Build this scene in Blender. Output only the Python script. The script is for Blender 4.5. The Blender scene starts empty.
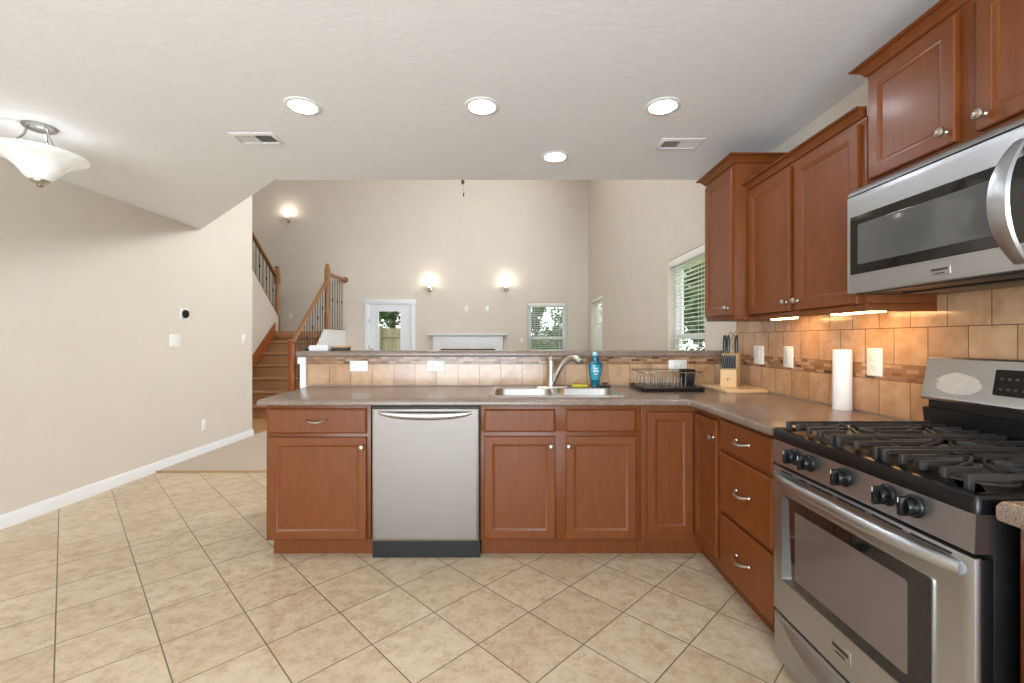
import bpy, bmesh, math, random
from mathutils import Vector, Matrix
from mathutils.geometry import tessellate_polygon

random.seed(7)
S = bpy.context.scene
COL = S.collection
PI = math.pi

# ------------------------------------------------------------------ camera
H_CAM = 1.25
cam_d = bpy.data.cameras.new('camera')
cam_d.sensor_fit = 'HORIZONTAL'
cam_d.sensor_width = 36.0
cam_d.lens = 448.0 / 1024.0 * 36.0
cam_d.shift_y = -1.5 / 1024.0
cam_d.clip_start = 0.02
cam = bpy.data.objects.new('camera', cam_d)
cam.location = (0, 0, H_CAM)
cam.rotation_euler = (PI / 2, 0, 0)
COL.objects.link(cam)
S.camera = cam

# ------------------------------------------------------------------ world, fill lamps, exposure
W = bpy.data.worlds.new('sky')
S.world = W
W.use_nodes = True
bgn = W.node_tree.nodes['Background']
bgn.inputs['Color'].default_value = (0.93, 0.97, 1.0, 1)
bgn.inputs['Strength'].default_value = 2.6


def area_lamp(name, loc, rot, sx, sy, power, color=(1, 1, 1)):
    d = bpy.data.lights.new(name, 'AREA')
    d.shape = 'RECTANGLE'
    d.size = sx
    d.size_y = sy
    d.energy = power
    d.color = color
    o = bpy.data.objects.new(name, d)
    o.location = loc
    o.rotation_euler = rot
    COL.objects.link(o)
    return o


# added fill lamps outside added openings: behind the camera, high in the great room
area_lamp('fill_behind_camera', (-1.0, -3.45, 1.15), (PI / 2 + 0.8, 0, 0), 3.4, 2.1, 345, (0.76, 0.89, 1.0))
area_lamp('fill_great_room', (1.95, 5.5, 4.45), (0, PI / 2, 0), 1.1, 2.9, 250, (0.95, 0.975, 1.0))

S.view_settings.view_transform = 'Standard'
S.view_settings.look = 'None'
S.view_settings.exposure = 0.2
S.view_settings.gamma = 1.0
S.view_settings.use_curve_mapping = False
S.cycles.use_denoising = True
S.cycles.max_bounces = 10
S.cycles.diffuse_bounces = 5
S.cycles.sample_clamp_indirect = 6.0
S.cycles.caustics_reflective = False
S.cycles.caustics_refractive = False


# ------------------------------------------------------------------ materials
def lin(c):
    r = []
    for v in c[:3]:
        v = v / 255.0
        r.append(v / 12.92 if v <= 0.04045 else ((v + 0.055) / 1.055) ** 2.4)
    return (*r, 1.0)


def new_mat(name):
    m = bpy.data.materials.new(name)
    m.use_nodes = True
    nt = m.node_tree
    return m, nt, nt.nodes['Principled BSDF']


def coords(nt, scale=(1, 1, 1), rot=(0, 0, 0), loc=(0, 0, 0)):
    tc = nt.nodes.new('ShaderNodeTexCoord')
    mp = nt.nodes.new('ShaderNodeMapping')
    mp.inputs['Scale'].default_value = scale
    mp.inputs['Rotation'].default_value = rot
    mp.inputs['Location'].default_value = loc
    nt.links.new(tc.outputs['Object'], mp.inputs['Vector'])
    return mp.outputs['Vector']


def noise(nt, vec, scale, detail=3.0, rough=0.55, dist=0.0):
    n = nt.nodes.new('ShaderNodeTexNoise')
    n.inputs['Scale'].default_value = scale
    n.inputs['Detail'].default_value = detail
    n.inputs['Roughness'].default_value = rough
    n.inputs['Distortion'].default_value = dist
    nt.links.new(vec, n.inputs['Vector'])
    return n.outputs['Fac']


def ramp(nt, fac, stops, const=False):
    r = nt.nodes.new('ShaderNodeValToRGB')
    e = r.color_ramp.elements
    while len(e) > 1:
        e.remove(e[-1])
    e[0].position, e[0].color = stops[0][0], lin(stops[0][1])
    for p, c in stops[1:]:
        k = e.new(p)
        k.color = lin(c)
    if const:
        r.color_ramp.interpolation = 'CONSTANT'
    nt.links.new(fac, r.inputs['Fac'])
    return r.outputs['Color']


def mix(nt, fac, a, b, blend='MIX'):
    n = nt.nodes.new('ShaderNodeMix')
    n.data_type = 'RGBA'
    n.blend_type = blend
    if isinstance(fac, (int, float)):
        n.inputs[0].default_value = fac
    else:
        nt.links.new(fac, n.inputs[0])
    for s, v in ((6, a), (7, b)):
        if isinstance(v, tuple):
            n.inputs[s].default_value = v
        else:
            nt.links.new(v, n.inputs[s])
    return n.outputs[2]


def bump(nt, bsdf, fac, strength, dist=0.01):
    b = nt.nodes.new('ShaderNodeBump')
    b.inputs['Strength'].default_value = strength
    b.inputs['Distance'].default_value = dist
    nt.links.new(fac, b.inputs['Height'])
    nt.links.new(b.outputs['Normal'], bsdf.inputs['Normal'])


def pbr(name, base, rough=0.5, metal=0.0, var=None, bmp=None, coat=0.0, spec=None):
    """var = (scale, second colour, stretch); bmp = (scale, strength, stretch)"""
    m, nt, b = new_mat(name)
    b.inputs['Roughness'].default_value = rough
    b.inputs['Metallic'].default_value = metal
    b.inputs['Coat Weight'].default_value = coat
    b.inputs['Coat Roughness'].default_value = 0.12
    if spec is not None:
        b.inputs['Specular IOR Level'].default_value = spec
    if var:
        f = noise(nt, coords(nt, var[2]), var[0], 4.0)
        c = ramp(nt, f, [(0.3, base), (0.7, var[1])])
        nt.links.new(c, b.inputs['Base Color'])
    else:
        b.inputs['Base Color'].default_value = lin(base)
    if bmp:
        f = noise(nt, coords(nt, bmp[2]), bmp[0], 3.0)
        bump(nt, b, f, bmp[1])
    return m


def emit(name, color, strength, base=(240, 240, 235)):
    m, nt, b = new_mat(name)
    b.inputs['Base Color'].default_value = lin(base)
    b.inputs['Emission Color'].default_value = lin(color)
    b.inputs['Emission Strength'].default_value = strength
    return m


M = {}
M['wall'] = pbr('wall paint', (214, 205, 192), 0.75, var=(3.0, (211, 202, 189), (1, 1, 1)), bmp=(140, 0.05, (1, 1, 1)), spec=0.25)
M['white'] = pbr('white trim paint', (232, 232, 232), 0.45, var=(5, (228, 228, 228), (1, 1, 1)))
M['door_white'] = pbr('white door paint', (228, 231, 236), 0.4, var=(4, (224, 228, 233), (1, 1, 1)))
M['plate'] = pbr('white plastic', (235, 233, 228), 0.35, var=(9, (230, 228, 224), (1, 1, 1)))
M['black'] = pbr('black plastic', (14, 14, 15), 0.35, var=(30, (20, 20, 21), (1, 1, 1)))
M['black_gloss'] = pbr('black enamel', (9, 9, 10), 0.26, var=(40, (15, 15, 16), (1, 1, 1)))
M['black_gloss'].node_tree.nodes['Principled BSDF'].inputs['Specular IOR Level'].default_value = 0.3
M['iron'] = pbr('cast iron', (34, 32, 31), 0.5, var=(60, (50, 46, 43), (1, 1, 1)), bmp=(300, 0.2, (1, 1, 1)))
M['burner'] = pbr('burner metal', (92, 86, 80), 0.45, 0.6, var=(40, (70, 62, 56), (1, 1, 1)))
M['nickel'] = pbr('brushed nickel', (186, 178, 165), 0.3, 1.0, var=(60, (185, 178, 166), (1, 1, 1)))
M['wire'] = pbr('dull silver wire', (150, 140, 126), 0.42, 1.0, var=(60, (138, 128, 115), (1, 1, 1)))
M['chrome'] = pbr('chrome', (190, 188, 184), 0.22, 1.0, var=(60, (190, 190, 190), (1, 1, 1)))


def steel(name, a, b2, stretch, rough):
    m, nt, b = new_mat(name)
    f = noise(nt, coords(nt, stretch), 1.0, 4.0, 0.7)
    nt.links.new(ramp(nt, f, [(0.3, a), (0.7, b2)]), b.inputs['Base Color'])
    b.inputs['Metallic'].default_value = 1.0
    b.inputs['Roughness'].default_value = rough
    bump(nt, b, f, 0.05, 0.002)
    return m


M['steel_y'] = steel('brushed steel along the range', (180, 183, 187), (188, 191, 195), (300, 3, 300), 0.3)
M['steel_x'] = steel('brushed steel of the dishwasher', (136, 129, 123), (141, 134, 128), (3, 300, 300), 0.52)
M['steel_sink'] = steel('sink steel', (185, 183, 180), (200, 198, 195), (40, 40, 40), 0.3)


def cherry():
    m, nt, b = new_mat('cherry stained wood')
    v = coords(nt, (9, 9, 1.6))
    f = noise(nt, v, 3.0, 5.0, 0.6, 0.8)
    g = noise(nt, coords(nt, (140, 140, 6)), 1.0, 3.0, 0.6)
    c1 = ramp(nt, f, [(0.25, (108, 56, 21)), (0.55, (116, 62, 25)), (0.8, (124, 69, 30))])
    c2 = ramp(nt, g, [(0.35, (240, 236, 233)), (0.6, (255, 255, 255))])
    nt.links.new(mix(nt, 1.0, c1, c2, 'MULTIPLY'), b.inputs['Base Color'])
    b.inputs['Roughness'].default_value = 0.40
    b.inputs['Specular IOR Level'].default_value = 0.32
    b.inputs['Coat Weight'].default_value = 0.10
    b.inputs['Coat Roughness'].default_value = 0.18
    bump(nt, b, g, 0.02, 0.002)
    return m


M['cherry'] = cherry()


def oak(name, a, b2):
    m, nt, b = new_mat(name)
    f = noise(nt, coords(nt, (30, 30, 5)), 2.0, 4.0, 0.6, 0.5)
    nt.links.new(ramp(nt, f, [(0.3, a), (0.7, b2)]), b.inputs['Base Color'])
    b.inputs['Roughness'].default_value = 0.4
    return m


M['oak'] = oak('oak handrail', (140, 98, 60), (160, 115, 74))
M['stringer'] = oak('orange oak skirt', (150, 82, 42), (172, 98, 54))
M['hardwood'] = oak('hardwood floor', (176, 134, 88), (196, 152, 104))
M['birch'] = oak('light wood', (214, 180, 132), (224, 192, 146))


def laminate():
    m, nt, b = new_mat('taupe speckled laminate')
    f = noise(nt, coords(nt), 260.0, 2.0, 0.6)
    g = noise(nt, coords(nt), 14.0, 3.0, 0.6)
    c1 = ramp(nt, f, [(0.32, (102, 86, 76)), (0.5, (129, 111, 99)), (0.68, (154, 136, 123))])
    c2 = ramp(nt, g, [(0.3, (235, 230, 226)), (0.7, (255, 255, 255))])
    nt.links.new(mix(nt, 1.0, c1, c2, 'MULTIPLY'), b.inputs['Base Color'])
    b.inputs['Roughness'].default_value = 0.24
    return m


M['laminate'] = laminate()


def floor_tile():
    m, nt, b = new_mat('diagonal beige floor tile')
    tc = nt.nodes.new('ShaderNodeTexCoord')
    sp = nt.nodes.new('ShaderNodeSeparateXYZ')
    nt.links.new(tc.outputs['Object'], sp.inputs[0])

    def mth(op, a, bb):
        n = nt.nodes.new('ShaderNodeMath')
        n.operation = op
        for i, v in enumerate((a, bb)):
            if isinstance(v, (int, float)):
                n.inputs[i].default_value = v
            else:
                nt.links.new(v, n.inputs[i])
        return n.outputs[0]
    T = 0.3069
    u = mth('ADD', mth('MULTIPLY', mth('ADD', sp.outputs[0], sp.outputs[1]), 0.70711), -0.2807 + 30 * T)
    v = mth('ADD', mth('MULTIPLY', mth('SUBTRACT', sp.outputs[0], sp.outputs[1]), 0.70711), -0.1345 + 30 * T)
    cb = nt.nodes.new('ShaderNodeCombineXYZ')
    nt.links.new(u, cb.inputs[0])
    nt.links.new(v, cb.inputs[1])
    br = nt.nodes.new('ShaderNodeTexBrick')
    br.offset = 0.0
    br.squash = 1.0
    br.inputs['Scale'].default_value = 1.0
    br.inputs['Brick Width'].default_value = T
    br.inputs['Row Height'].default_value = T
    br.inputs['Mortar Size'].default_value = 0.0027
    br.inputs['Mortar Smooth'].default_value = 0.15
    br.inputs['Color1'].default_value = (0, 0, 0, 1)
    br.inputs['Color2'].default_value = (1, 1, 1, 1)
    nt.links.new(cb.outputs[0], br.inputs['Vector'])
    # every tile gets its own piece of mottling
    off = nt.nodes.new('ShaderNodeVectorMath')
    off.operation = 'MULTIPLY_ADD'
    off.inputs[1].default_value = (7.3, 4.1, 5.7)
    nt.links.new(br.outputs['Color'], off.inputs[0])
    nt.links.new(tc.outputs['Object'], off.inputs[2])
    f = noise(nt, off.outputs[0], 13.0, 12.0, 0.8, 0.1)
    c = ramp(nt, f, [(0.30, (164, 136, 106)), (0.42, (192, 168, 138)), (0.53, (207, 188, 160)), (0.70, (216, 201, 177))])
    tint = ramp(nt, br.outputs['Color'], [(0.0, (244, 240, 236)), (1.0, (255, 255, 255))])
    c = mix(nt, 1.0, c, tint, 'MULTIPLY')
    c = mix(nt, br.outputs['Fac'], c, lin((112, 96, 80)))
    nt.links.new(c, b.inputs['Base Color'])
    b.inputs['Roughness'].default_value = 0.36
    inv = mth('SUBTRACT', 1.0, br.outputs['Fac'])
    bump(nt, b, mth('ADD', inv, mth('MULTIPLY', f, 0.15)), 0.25, 0.004)
    return m


M['floor'] = floor_tile()


def wall_tile(name, axis, mosaic=False):
    m, nt, b = new_mat(name)
    tc = nt.nodes.new('ShaderNodeTexCoord')
    sp = nt.nodes.new('ShaderNodeSeparateXYZ')
    nt.links.new(tc.outputs['Object'], sp.inputs[0])
    cb = nt.nodes.new('ShaderNodeCombineXYZ')
    a = nt.nodes.new('ShaderNodeMath')
    a.operation = 'ADD'
    a.inputs[1].default_value = 0.157 * 40
    nt.links.new(sp.outputs[axis], a.inputs[0])
    nt.links.new(a.outputs[0], cb.inputs[0])
    nt.links.new(sp.outputs[2], cb.inputs[1])
    br = nt.nodes.new('ShaderNodeTexBrick')
    br.offset = 0.5 if not mosaic else 0.37
    br.inputs['Scale'].default_value = 1.0
    br.inputs['Brick Width'].default_value = 0.157 if not mosaic else 0.055
    br.inputs['Row Height'].default_value = 0.157 if not mosaic else 0.0168
    br.inputs['Mortar Size'].default_value = 0.0020 if not mosaic else 0.0009
    br.inputs['Mortar Smooth'].default_value = 0.1
    br.inputs['Color1'].default_value = (0, 0, 0, 1)
    br.inputs['Color2'].default_value = (1, 1, 1, 1)
    nt.links.new(cb.outputs[0], br.inputs['Vector'])
    if mosaic:
        c = ramp(nt, br.outputs['Color'], [(0.0, (92, 62, 40)), (0.12, (150, 110, 76)), (0.34, (132, 92, 60)), (0.5, (172, 132, 96)),
                                           (0.68, (146, 104, 70)), (0.84, (184, 146, 110))], True)
        b.inputs['Roughness'].default_value = 0.25
        grout = (150, 122, 96)
    else:
        off = nt.nodes.new('ShaderNodeVectorMath')
        off.operation = 'MULTIPLY_ADD'
        off.inputs[1].default_value = (3.3, 4.1, 5.7)
        nt.links.new(br.outputs['Color'], off.inputs[0])
        nt.links.new(tc.outputs['Object'], off.inputs[2])
        f = noise(nt, off.outputs[0], 11.0, 6.0, 0.62, 0.3)
        c = ramp(nt, f, [(0.3, (172, 134, 98)), (0.5, (193, 156, 120)), (0.72, (206, 172, 138))])
        t2 = ramp(nt, br.outputs['Color'], [(0.0, (236, 228, 222)), (1.0, (255, 255, 255))])
        c = mix(nt, 1.0, c, t2, 'MULTIPLY')
        b.inputs['Roughness'].default_value = 0.2
        grout = (112, 82, 56)
    nt.links.new(mix(nt, br.outputs['Fac'], c, lin(grout)), b.inputs['Base Color'])
    inv = nt.nodes.new('ShaderNodeMath')
    inv.operation = 'SUBTRACT'
    inv.inputs[0].default_value = 1.0
    nt.links.new(br.outputs['Fac'], inv.inputs[1])
    bump(nt, b, inv.outputs[0], 0.3, 0.003)
    return m


M['tile_x'] = wall_tile('wall tile across', 0)
M['tile_y'] = wall_tile('wall tile along', 1)
M['mosaic_x'] = wall_tile('mosaic across', 0, True)
M['mosaic_y'] = wall_tile('mosaic along', 1, True)


def ceiling_paint():
    m, nt, b = new_mat('brushed ceiling plaster')
    f = noise(nt, coords(nt, (3, 7, 3)), 2.6, 5.0, 0.6, 2.2)
    nt.links.new(ramp(nt, f, [(0.3, (232, 233, 236)), (0.7, (238, 239, 242))]), b.inputs['Base Color'])
    b.inputs['Roughness'].default_value = 0.8
    b.inputs['Specular IOR Level'].default_value = 0.2
    bump(nt, b, f, 0.09, 0.012)
    return m


M['ceiling'] = ceiling_paint()
M['carpet'] = pbr('grey beige carpet', (190, 173, 156), 0.95, var=(160, (208, 192, 175), (1, 1, 1)), bmp=(400, 0.6, (1, 1, 1)), spec=0.1)
M['stair_carpet'] = pbr('tan stair carpet', (164, 122, 86), 0.95, var=(120, (190, 146, 108), (1, 1, 1)), bmp=(300, 0.6, (1, 1, 1)), spec=0.1)
M['lens'] = emit('lit ceiling light lens', (240, 246, 255), 74)
M['strip'] = emit('lit under cabinet strip', (255, 200, 132), 36)
M['sconce_glass'] = emit('lit sconce glass', (255, 244, 226), 0.9)
M['paper'] = pbr('white paper', (238, 238, 238), 0.9, var=(40, (230, 230, 231), (1, 1, 1)), bmp=(120, 0.25, (1, 1, 1)))
M['blind'] = pbr('white blind slat', (236, 235, 230), 0.5, var=(6, (230, 229, 224), (1, 1, 1)))
M['soap'] = pbr('blue soap', (0, 88, 106), 0.15, var=(8, (4, 106, 124), (1, 1, 1)), coat=0.5)
M['soap_label'] = pbr('pale blue label', (20, 134, 152), 0.3, var=(50, (50, 160, 178), (1, 1, 1)))
M['clear_plastic'] = pbr('pale plastic cap', (150, 205, 225), 0.25, var=(20, (170, 215, 230), (1, 1, 1)))
M['sponge'] = pbr('yellow sponge', (214, 196, 70), 0.9, var=(150, (190, 172, 56), (1, 1, 1)), bmp=(220, 0.5, (1, 1, 1)))
M['rubber'] = pbr('dark brown rubber', (44, 32, 28), 0.5, var=(40, (60, 46, 40), (1, 1, 1)))
M['tan'] = pbr('tan plastic', (186, 150, 104), 0.5, var=(40, (170, 134, 90), (1, 1, 1)))
M['worn'] = pbr('pale worn steel', (206, 205, 202), 0.55, 0.55, var=(60, (194, 193, 190), (1, 1, 1)))
M['badge'] = pbr('badge plate', (186, 184, 180), 0.3, 0.9, var=(90, (172, 170, 166), (1, 1, 1)))
M['duct'] = pbr('grey duct paint', (120, 120, 120), 0.8, var=(10, (112, 112, 112), (1, 1, 1)))
M['lawn'] = pbr('lawn', (120, 150, 60), 0.9, var=(3, (160, 180, 84), (1, 1, 1)))
M['leaf'] = pbr('tree leaves', (56, 80, 50), 0.7, var=(2.5, (92, 118, 78), (1, 1, 1)))
M['leaf_pale'] = pbr('pale shrub leaves', (130, 150, 60), 0.7, var=(3, (170, 186, 90), (1, 1, 1)))
M['bark'] = pbr('bark', (86, 70, 56), 0.9, var=(14, (64, 50, 40), (1, 1, 0.2)))
M['fence'] = pbr('weathered fence', (132, 118, 100), 0.9, var=(9, (156, 142, 122), (1, 1, 0.1)))


def dark_glass(name, base, rough, tr=0.0):
    m, nt, b = new_mat(name)
    f = noise(nt, coords(nt), 5.0, 2.0)
    nt.links.new(ramp(nt, f, [(0.3, base), (0.7, tuple(min(255, c + 5) for c in base))]), b.inputs['Base Color'])
    b.inputs['Roughness'].default_value = rough
    b.inputs['Specular IOR Level'].default_value = 0.7
    return m


M['oven_glass'] = dark_glass('oven glass', (16, 15, 15), 0.05)
M['oven_inner'] = dark_glass('oven window', (92, 80, 76), 0.06)
M['micro_inner'] = dark_glass('microwave window', (78, 78, 78), 0.08)


def window_glass():
    m, nt, b = new_mat('window pane')
    nt.nodes.remove(b)
    out = nt.nodes['Material Output']
    t = nt.nodes.new('ShaderNodeBsdfTransparent')
    t.inputs['Color'].default_value = (0.96, 0.98, 0.97, 1)
    g = nt.nodes.new('ShaderNodeBsdfGlossy')
    g.inputs['Roughness'].default_value = 0.02
    ms = nt.nodes.new('ShaderNodeMixShader')
    ms.inputs[0].default_value = 0.04
    nt.links.new(t.outputs[0], ms.inputs[1])
    nt.links.new(g.outputs[0], ms.inputs[2])
    nt.links.new(ms.outputs[0], out.inputs['Surface'])
    return m


M['pane'] = window_glass()


def alabaster():
    m, nt, b = new_mat('lit alabaster glass')
    f = noise(nt, coords(nt), 5.0, 4.0, 0.6, 1.0)
    c = ramp(nt, f, [(0.3, (226, 228, 226)), (0.7, (244, 246, 244))])
    nt.links.new(c, b.inputs['Base Color'])
    nt.links.new(c, b.inputs['Emission Color'])
    b.inputs['Emission Strength'].default_value = 0.2
    b.inputs['Roughness'].default_value = 0.2
    return m


M['alabaster'] = alabaster()


# ------------------------------------------------------------------ mesh builder
class MB:
    def __init__(self):
        self.bm = bmesh.new()

    def face(self, pts):
        return self.bm.faces.new([self.bm.verts.new(p) for p in pts])

    def box(self, x0, x1, y0, y1, z0, z1, bev=0.0, seg=2):
        bm = self.bm
        v = [bm.verts.new((x, y, z)) for z in (z0, z1) for y in (y0, y1) for x in (x0, x1)]
        fs = [bm.faces.new([v[i] for i in q]) for q in ((0, 2, 3, 1), (4, 5, 7, 6), (0, 1, 5, 4), (2, 6, 7, 3), (0, 4, 6, 2), (1, 3, 7, 5))]
        if bev > 0:
            es = list({e for f in fs for e in f.edges})
            bmesh.ops.bevel(bm, geom=es, offset=bev, segments=seg, profile=0.5, affect='EDGES')
        return self

    def rings(self, rs, cap0=True, cap1=True, closed=False):
        bm = self.bm
        vs = [[bm.verts.new(p) for p in r] for r in rs]
        n = len(vs[0])
        pairs = list(zip(vs[:-1], vs[1:]))
        if closed:
            pairs.append((vs[-1], vs[0]))
        for a, b in pairs:
            for i in range(n):
                j = (i + 1) % n
                bm.faces.new((a[i], a[j], b[j], b[i]))
        if not closed:
            if cap0:
                bm.faces.new(list(reversed(vs[0])))
            if cap1:
                bm.faces.new(vs[-1])
        return self

    def panel(self, fmap, u0, u1, v0, v1, prof):
        """prof: list of (inset, depth) from the back outer edge to the middle; fmap(u, v, d)"""
        rs = []
        for ins, d in prof:
            rs.append([fmap(u0 + ins, v0 + ins, d), fmap(u1 - ins, v0 + ins, d), fmap(u1 - ins, v1 - ins, d), fmap(u0 + ins, v1 - ins, d)])
        return self.rings(rs)

    def lathe(self, prof, c, axis=(0, 0, 1), seg=24, cap0=True, cap1=True):
        """prof: (radius, height along axis)"""
        ax = Vector(axis).normalized()
        t = Vector((0, 0, 1)) if abs(ax.z) < 0.9 else Vector((1, 0, 0))
        a = ax.cross(t).normalized()
        b = ax.cross(a)
        c = Vector(c)
        rs = []
        for r, h in prof:
            r = max(r, 1e-4)
            rs.append([c + ax * h + (a * math.cos(2 * PI * k / seg) + b * math.sin(2 * PI * k / seg)) * r for k in range(seg)])
        return self.rings(rs, cap0, cap1)

    def tube(self, pts, rad, seg=10, flat=1.0, flat_axis=None, closed=False):
        pts = [Vector(p) for p in pts]
        n = len(pts)
        rads = rad if isinstance(rad, (list, tuple)) else [rad] * n
        rs = []
        prev = None
        for i, p in enumerate(pts):
            if closed:
                t = pts[(i + 1) % n] - pts[i - 1]
            else:
                t = pts[min(i + 1, n - 1)] - pts[max(i - 1, 0)]
            t.normalize()
            if prev is None:
                ref = Vector(flat_axis) if flat_axis else (Vector((0, 0, 1)) if abs(t.z) < 0.9 else Vector((1, 0, 0)))
            else:
                ref = prev
            a = (ref - t * ref.dot(t)).normalized()
            prev = a
            b = t.cross(a)
            rs.append([p + (a * math.cos(2 * PI * k / seg) + b * flat * math.sin(2 * PI * k / seg)) * rads[i] for k in range(seg)])
        return self.rings(rs, closed=closed)

    def prism(self, poly, z0, z1, bev=0.0, fmap=None, holes=()):
        """poly 2-D outline, extruded; fmap(u, v, w) puts it in space"""
        fmap = fmap or (lambda u, v, w: (u, v, w))
        self.levels(poly, [(z0, 0.0), (z1, 0.0)] if not bev else [(z0, 0.0), (z1 - bev, 0.0), (z1 - bev * 0.3, bev * 0.3), (z1, bev)], fmap, holes)
        return self

    def levels(self, poly, lv, fmap=None, holes=()):
        fmap = fmap or (lambda u, v, w: (u, v, w))
        bm = self.bm
        polys = [inset_poly(poly, ins) for _, ins in lv]
        vs = [[bm.verts.new(fmap(p[0], p[1], z)) for p in pl] for pl, (z, _) in zip(polys, lv)]
        n = len(poly)
        for a, b in zip(vs[:-1], vs[1:]):
            for i in range(n):
                j = (i + 1) % n
                bm.faces.new((a[i], a[j], b[j], b[i]))
        hv = []
        for h in holes:
            lo = [bm.verts.new(fmap(p[0], p[1], lv[0][0])) for p in h]
            hi = [bm.verts.new(fmap(p[0], p[1], lv[-1][0])) for p in h]
            for i in range(len(h)):
                j = (i + 1) % len(h)
                bm.faces.new((lo[i], lo[j], hi[j], hi[i]))
            hv.append((lo, hi))
        for k, idx in ((0, 0), (1, -1)):
            loops = [[Vector((p[0], p[1], 0)) for p in polys[idx]]] + [[Vector((p[0], p[1], 0)) for p in h] for h in holes]
            flat = list(vs[idx])
            for q in hv:
                flat += q[k]
            for tri in tessellate_polygon(loops):
                try:
                    bm.faces.new([flat[i] for i in tri])
                except ValueError:
                    pass
        return self

    def build(self, name, mat, parent=None, loc=(0, 0, 0), smooth=35, world=True):
        bm = self.bm
        bmesh.ops.recalc_face_normals(bm, faces=bm.faces)
        off = Vector(loc)
        if parent is not None and world:
            r = parent
            while r is not None:
                off = off + r.location
                r = r.parent
        if world:
            bmesh.ops.translate(bm, verts=bm.verts, vec=-off)
        for f in bm.faces:
            f.smooth = True
        me = bpy.data.meshes.new(name)
        bm.to_mesh(me)
        bm.free()
        me.set_sharp_from_angle(angle=math.radians(smooth))
        me.materials.append(mat)
        o = bpy.data.objects.new(name, me)
        o.location = loc
        COL.objects.link(o)
        if parent is not None:
            o.parent = parent
        return o


def inset_poly(poly, d):
    if abs(d) < 1e-9:
        return [tuple(p) for p in poly]
    n = len(poly)
    area = sum(poly[i][0] * poly[(i + 1) % n][1] - poly[(i + 1) % n][0] * poly[i][1] for i in range(n))
    s = 1 if area > 0 else -1
    out = []
    for i in range(n):
        p0, p1, p2 = Vector(poly[i - 1]), Vector(poly[i]), Vector(poly[(i + 1) % n])
        e1 = (p1 - p0).normalized()
        e2 = (p2 - p1).normalized()
        n1 = Vector((-e1.y, e1.x)) * s
        n2 = Vector((-e2.y, e2.x)) * s
        k = 1 + n1.dot(n2)
        q = p1 + (n1 + n2) * (d / max(k, 0.2))
        out.append((q.x, q.y))
    return out


def rrect(x0, x1, y0, y1, r, seg=4):
    out = []
    for cx, cy, a0 in ((x1 - r, y0 + r, -PI / 2), (x1 - r, y1 - r, 0), (x0 + r, y1 - r, PI / 2), (x0 + r, y0 + r, PI)):
        for k in range(seg + 1):
            a = a0 + PI / 2 * k / seg
            out.append((cx + r * math.cos(a), cy + r * math.sin(a)))
    return out


def thing(name, label, cat, loc=(0, 0, 0), rz=0.0, group=None):
    o = bpy.data.objects.new(name, None)
    o.empty_display_size = 0.05
    o.location = loc
    o.rotation_euler = (0, 0, rz)
    COL.objects.link(o)
    tag(o, label, cat, group)
    return o


def tag(o, label, cat, group=None):
    o['label'] = label
    o['category'] = cat
    if group:
        o['group'] = group
    return o


def struct(o):
    o['kind'] = 'structure'
    return o


def sthing(name, loc=(0, 0, 0)):
    o = bpy.data.objects.new(name, None)
    o.empty_display_size = 0.05
    o.location = loc
    COL.objects.link(o)
    return struct(o)


def copy_tree(o, loc=None, rz=None, label=None, parent=None):
    c = o.copy()
    COL.objects.link(c)
    if parent is not None:
        c.parent = parent
    if loc is not None:
        c.location = loc
    if rz is not None:
        c.rotation_euler = (0, 0, rz)
    if label:
        c['label'] = label
    for ch in list(o.children):
        copy_tree(ch, parent=c)
    return c


def faceY(y):
    return lambda u, v, d: (u, y + d, v)


def faceX(x):
    return lambda u, v, d: (x + d, u, v)


DOOR_PROF = [(0, 0.020), (0, 0.004), (0.004, 0.0), (0.043, 0.0), (0.045, 0.002), (0.049, 0.003), (0.059, 0.009), (0.061, 0.009)]
SLAB_PROF = [(0, 0.020), (0, 0.006), (0.003, 0.004), (0.010, 0.0), (0.012, 0.0)]


# ================================================================== SETTING
def wall_grid(name, mat, fixed0, fixed1, axis, u0, u1, v0, v1, holes):
    """solid wall with openings; axis 'X' = plane of constant X (u = Y), 'Y' = plane of constant Y (u = X)"""
    us = sorted({u0, u1, *[h[0] for h in holes], *[h[1] for h in holes]})
    vs = sorted({v0, v1, *[h[2] for h in holes], *[h[3] for h in holes]})

    def P(u, v, f):
        return (f, u, v) if axis == 'X' else (u, f, v)

    def solid(i, j):
        if i < 0 or j < 0 or i >= len(us) - 1 or j >= len(vs) - 1:
            return False
        cu, cv = (us[i] + us[i + 1]) / 2, (vs[j] + vs[j + 1]) / 2
        return not any(h[0] < cu < h[1] and h[2] < cv < h[3] for h in holes)
    mb = MB()
    for i in range(len(us) - 1):
        for j in range(len(vs) - 1):
            if not solid(i, j):
                continue
            a, b, c, d = us[i], us[i + 1], vs[j], vs[j + 1]
            for f in (fixed0, fixed1):
                mb.face([P(a, c, f), P(b, c, f), P(b, d, f), P(a, d, f)])
            for di, dj, e in ((-1, 0, ((a, c), (a, d))), (1, 0, ((b, c), (b, d))), (0, -1, ((a, c), (b, c))), (0, 1, ((a, d), (b, d)))):
                if not solid(i + di, j + dj):
                    (p, q), (r, s) = e
                    mb.face([P(p, q, fixed0), P(r, s, fixed0), P(r, s, fixed1), P(p, q, fixed1)])
    bmesh.ops.remove_doubles(mb.bm, verts=mb.bm.verts, dist=1e-5)
    return struct(mb.build(name, mat))


XR = 1.65       # right wall
XL = -3.375     # left wall
YB = 9.70       # far wall
YK = -3.2       # wall behind the camera
HC = 2.45       # kitchen ceiling
HG = 5.4        # great room ceiling

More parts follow.
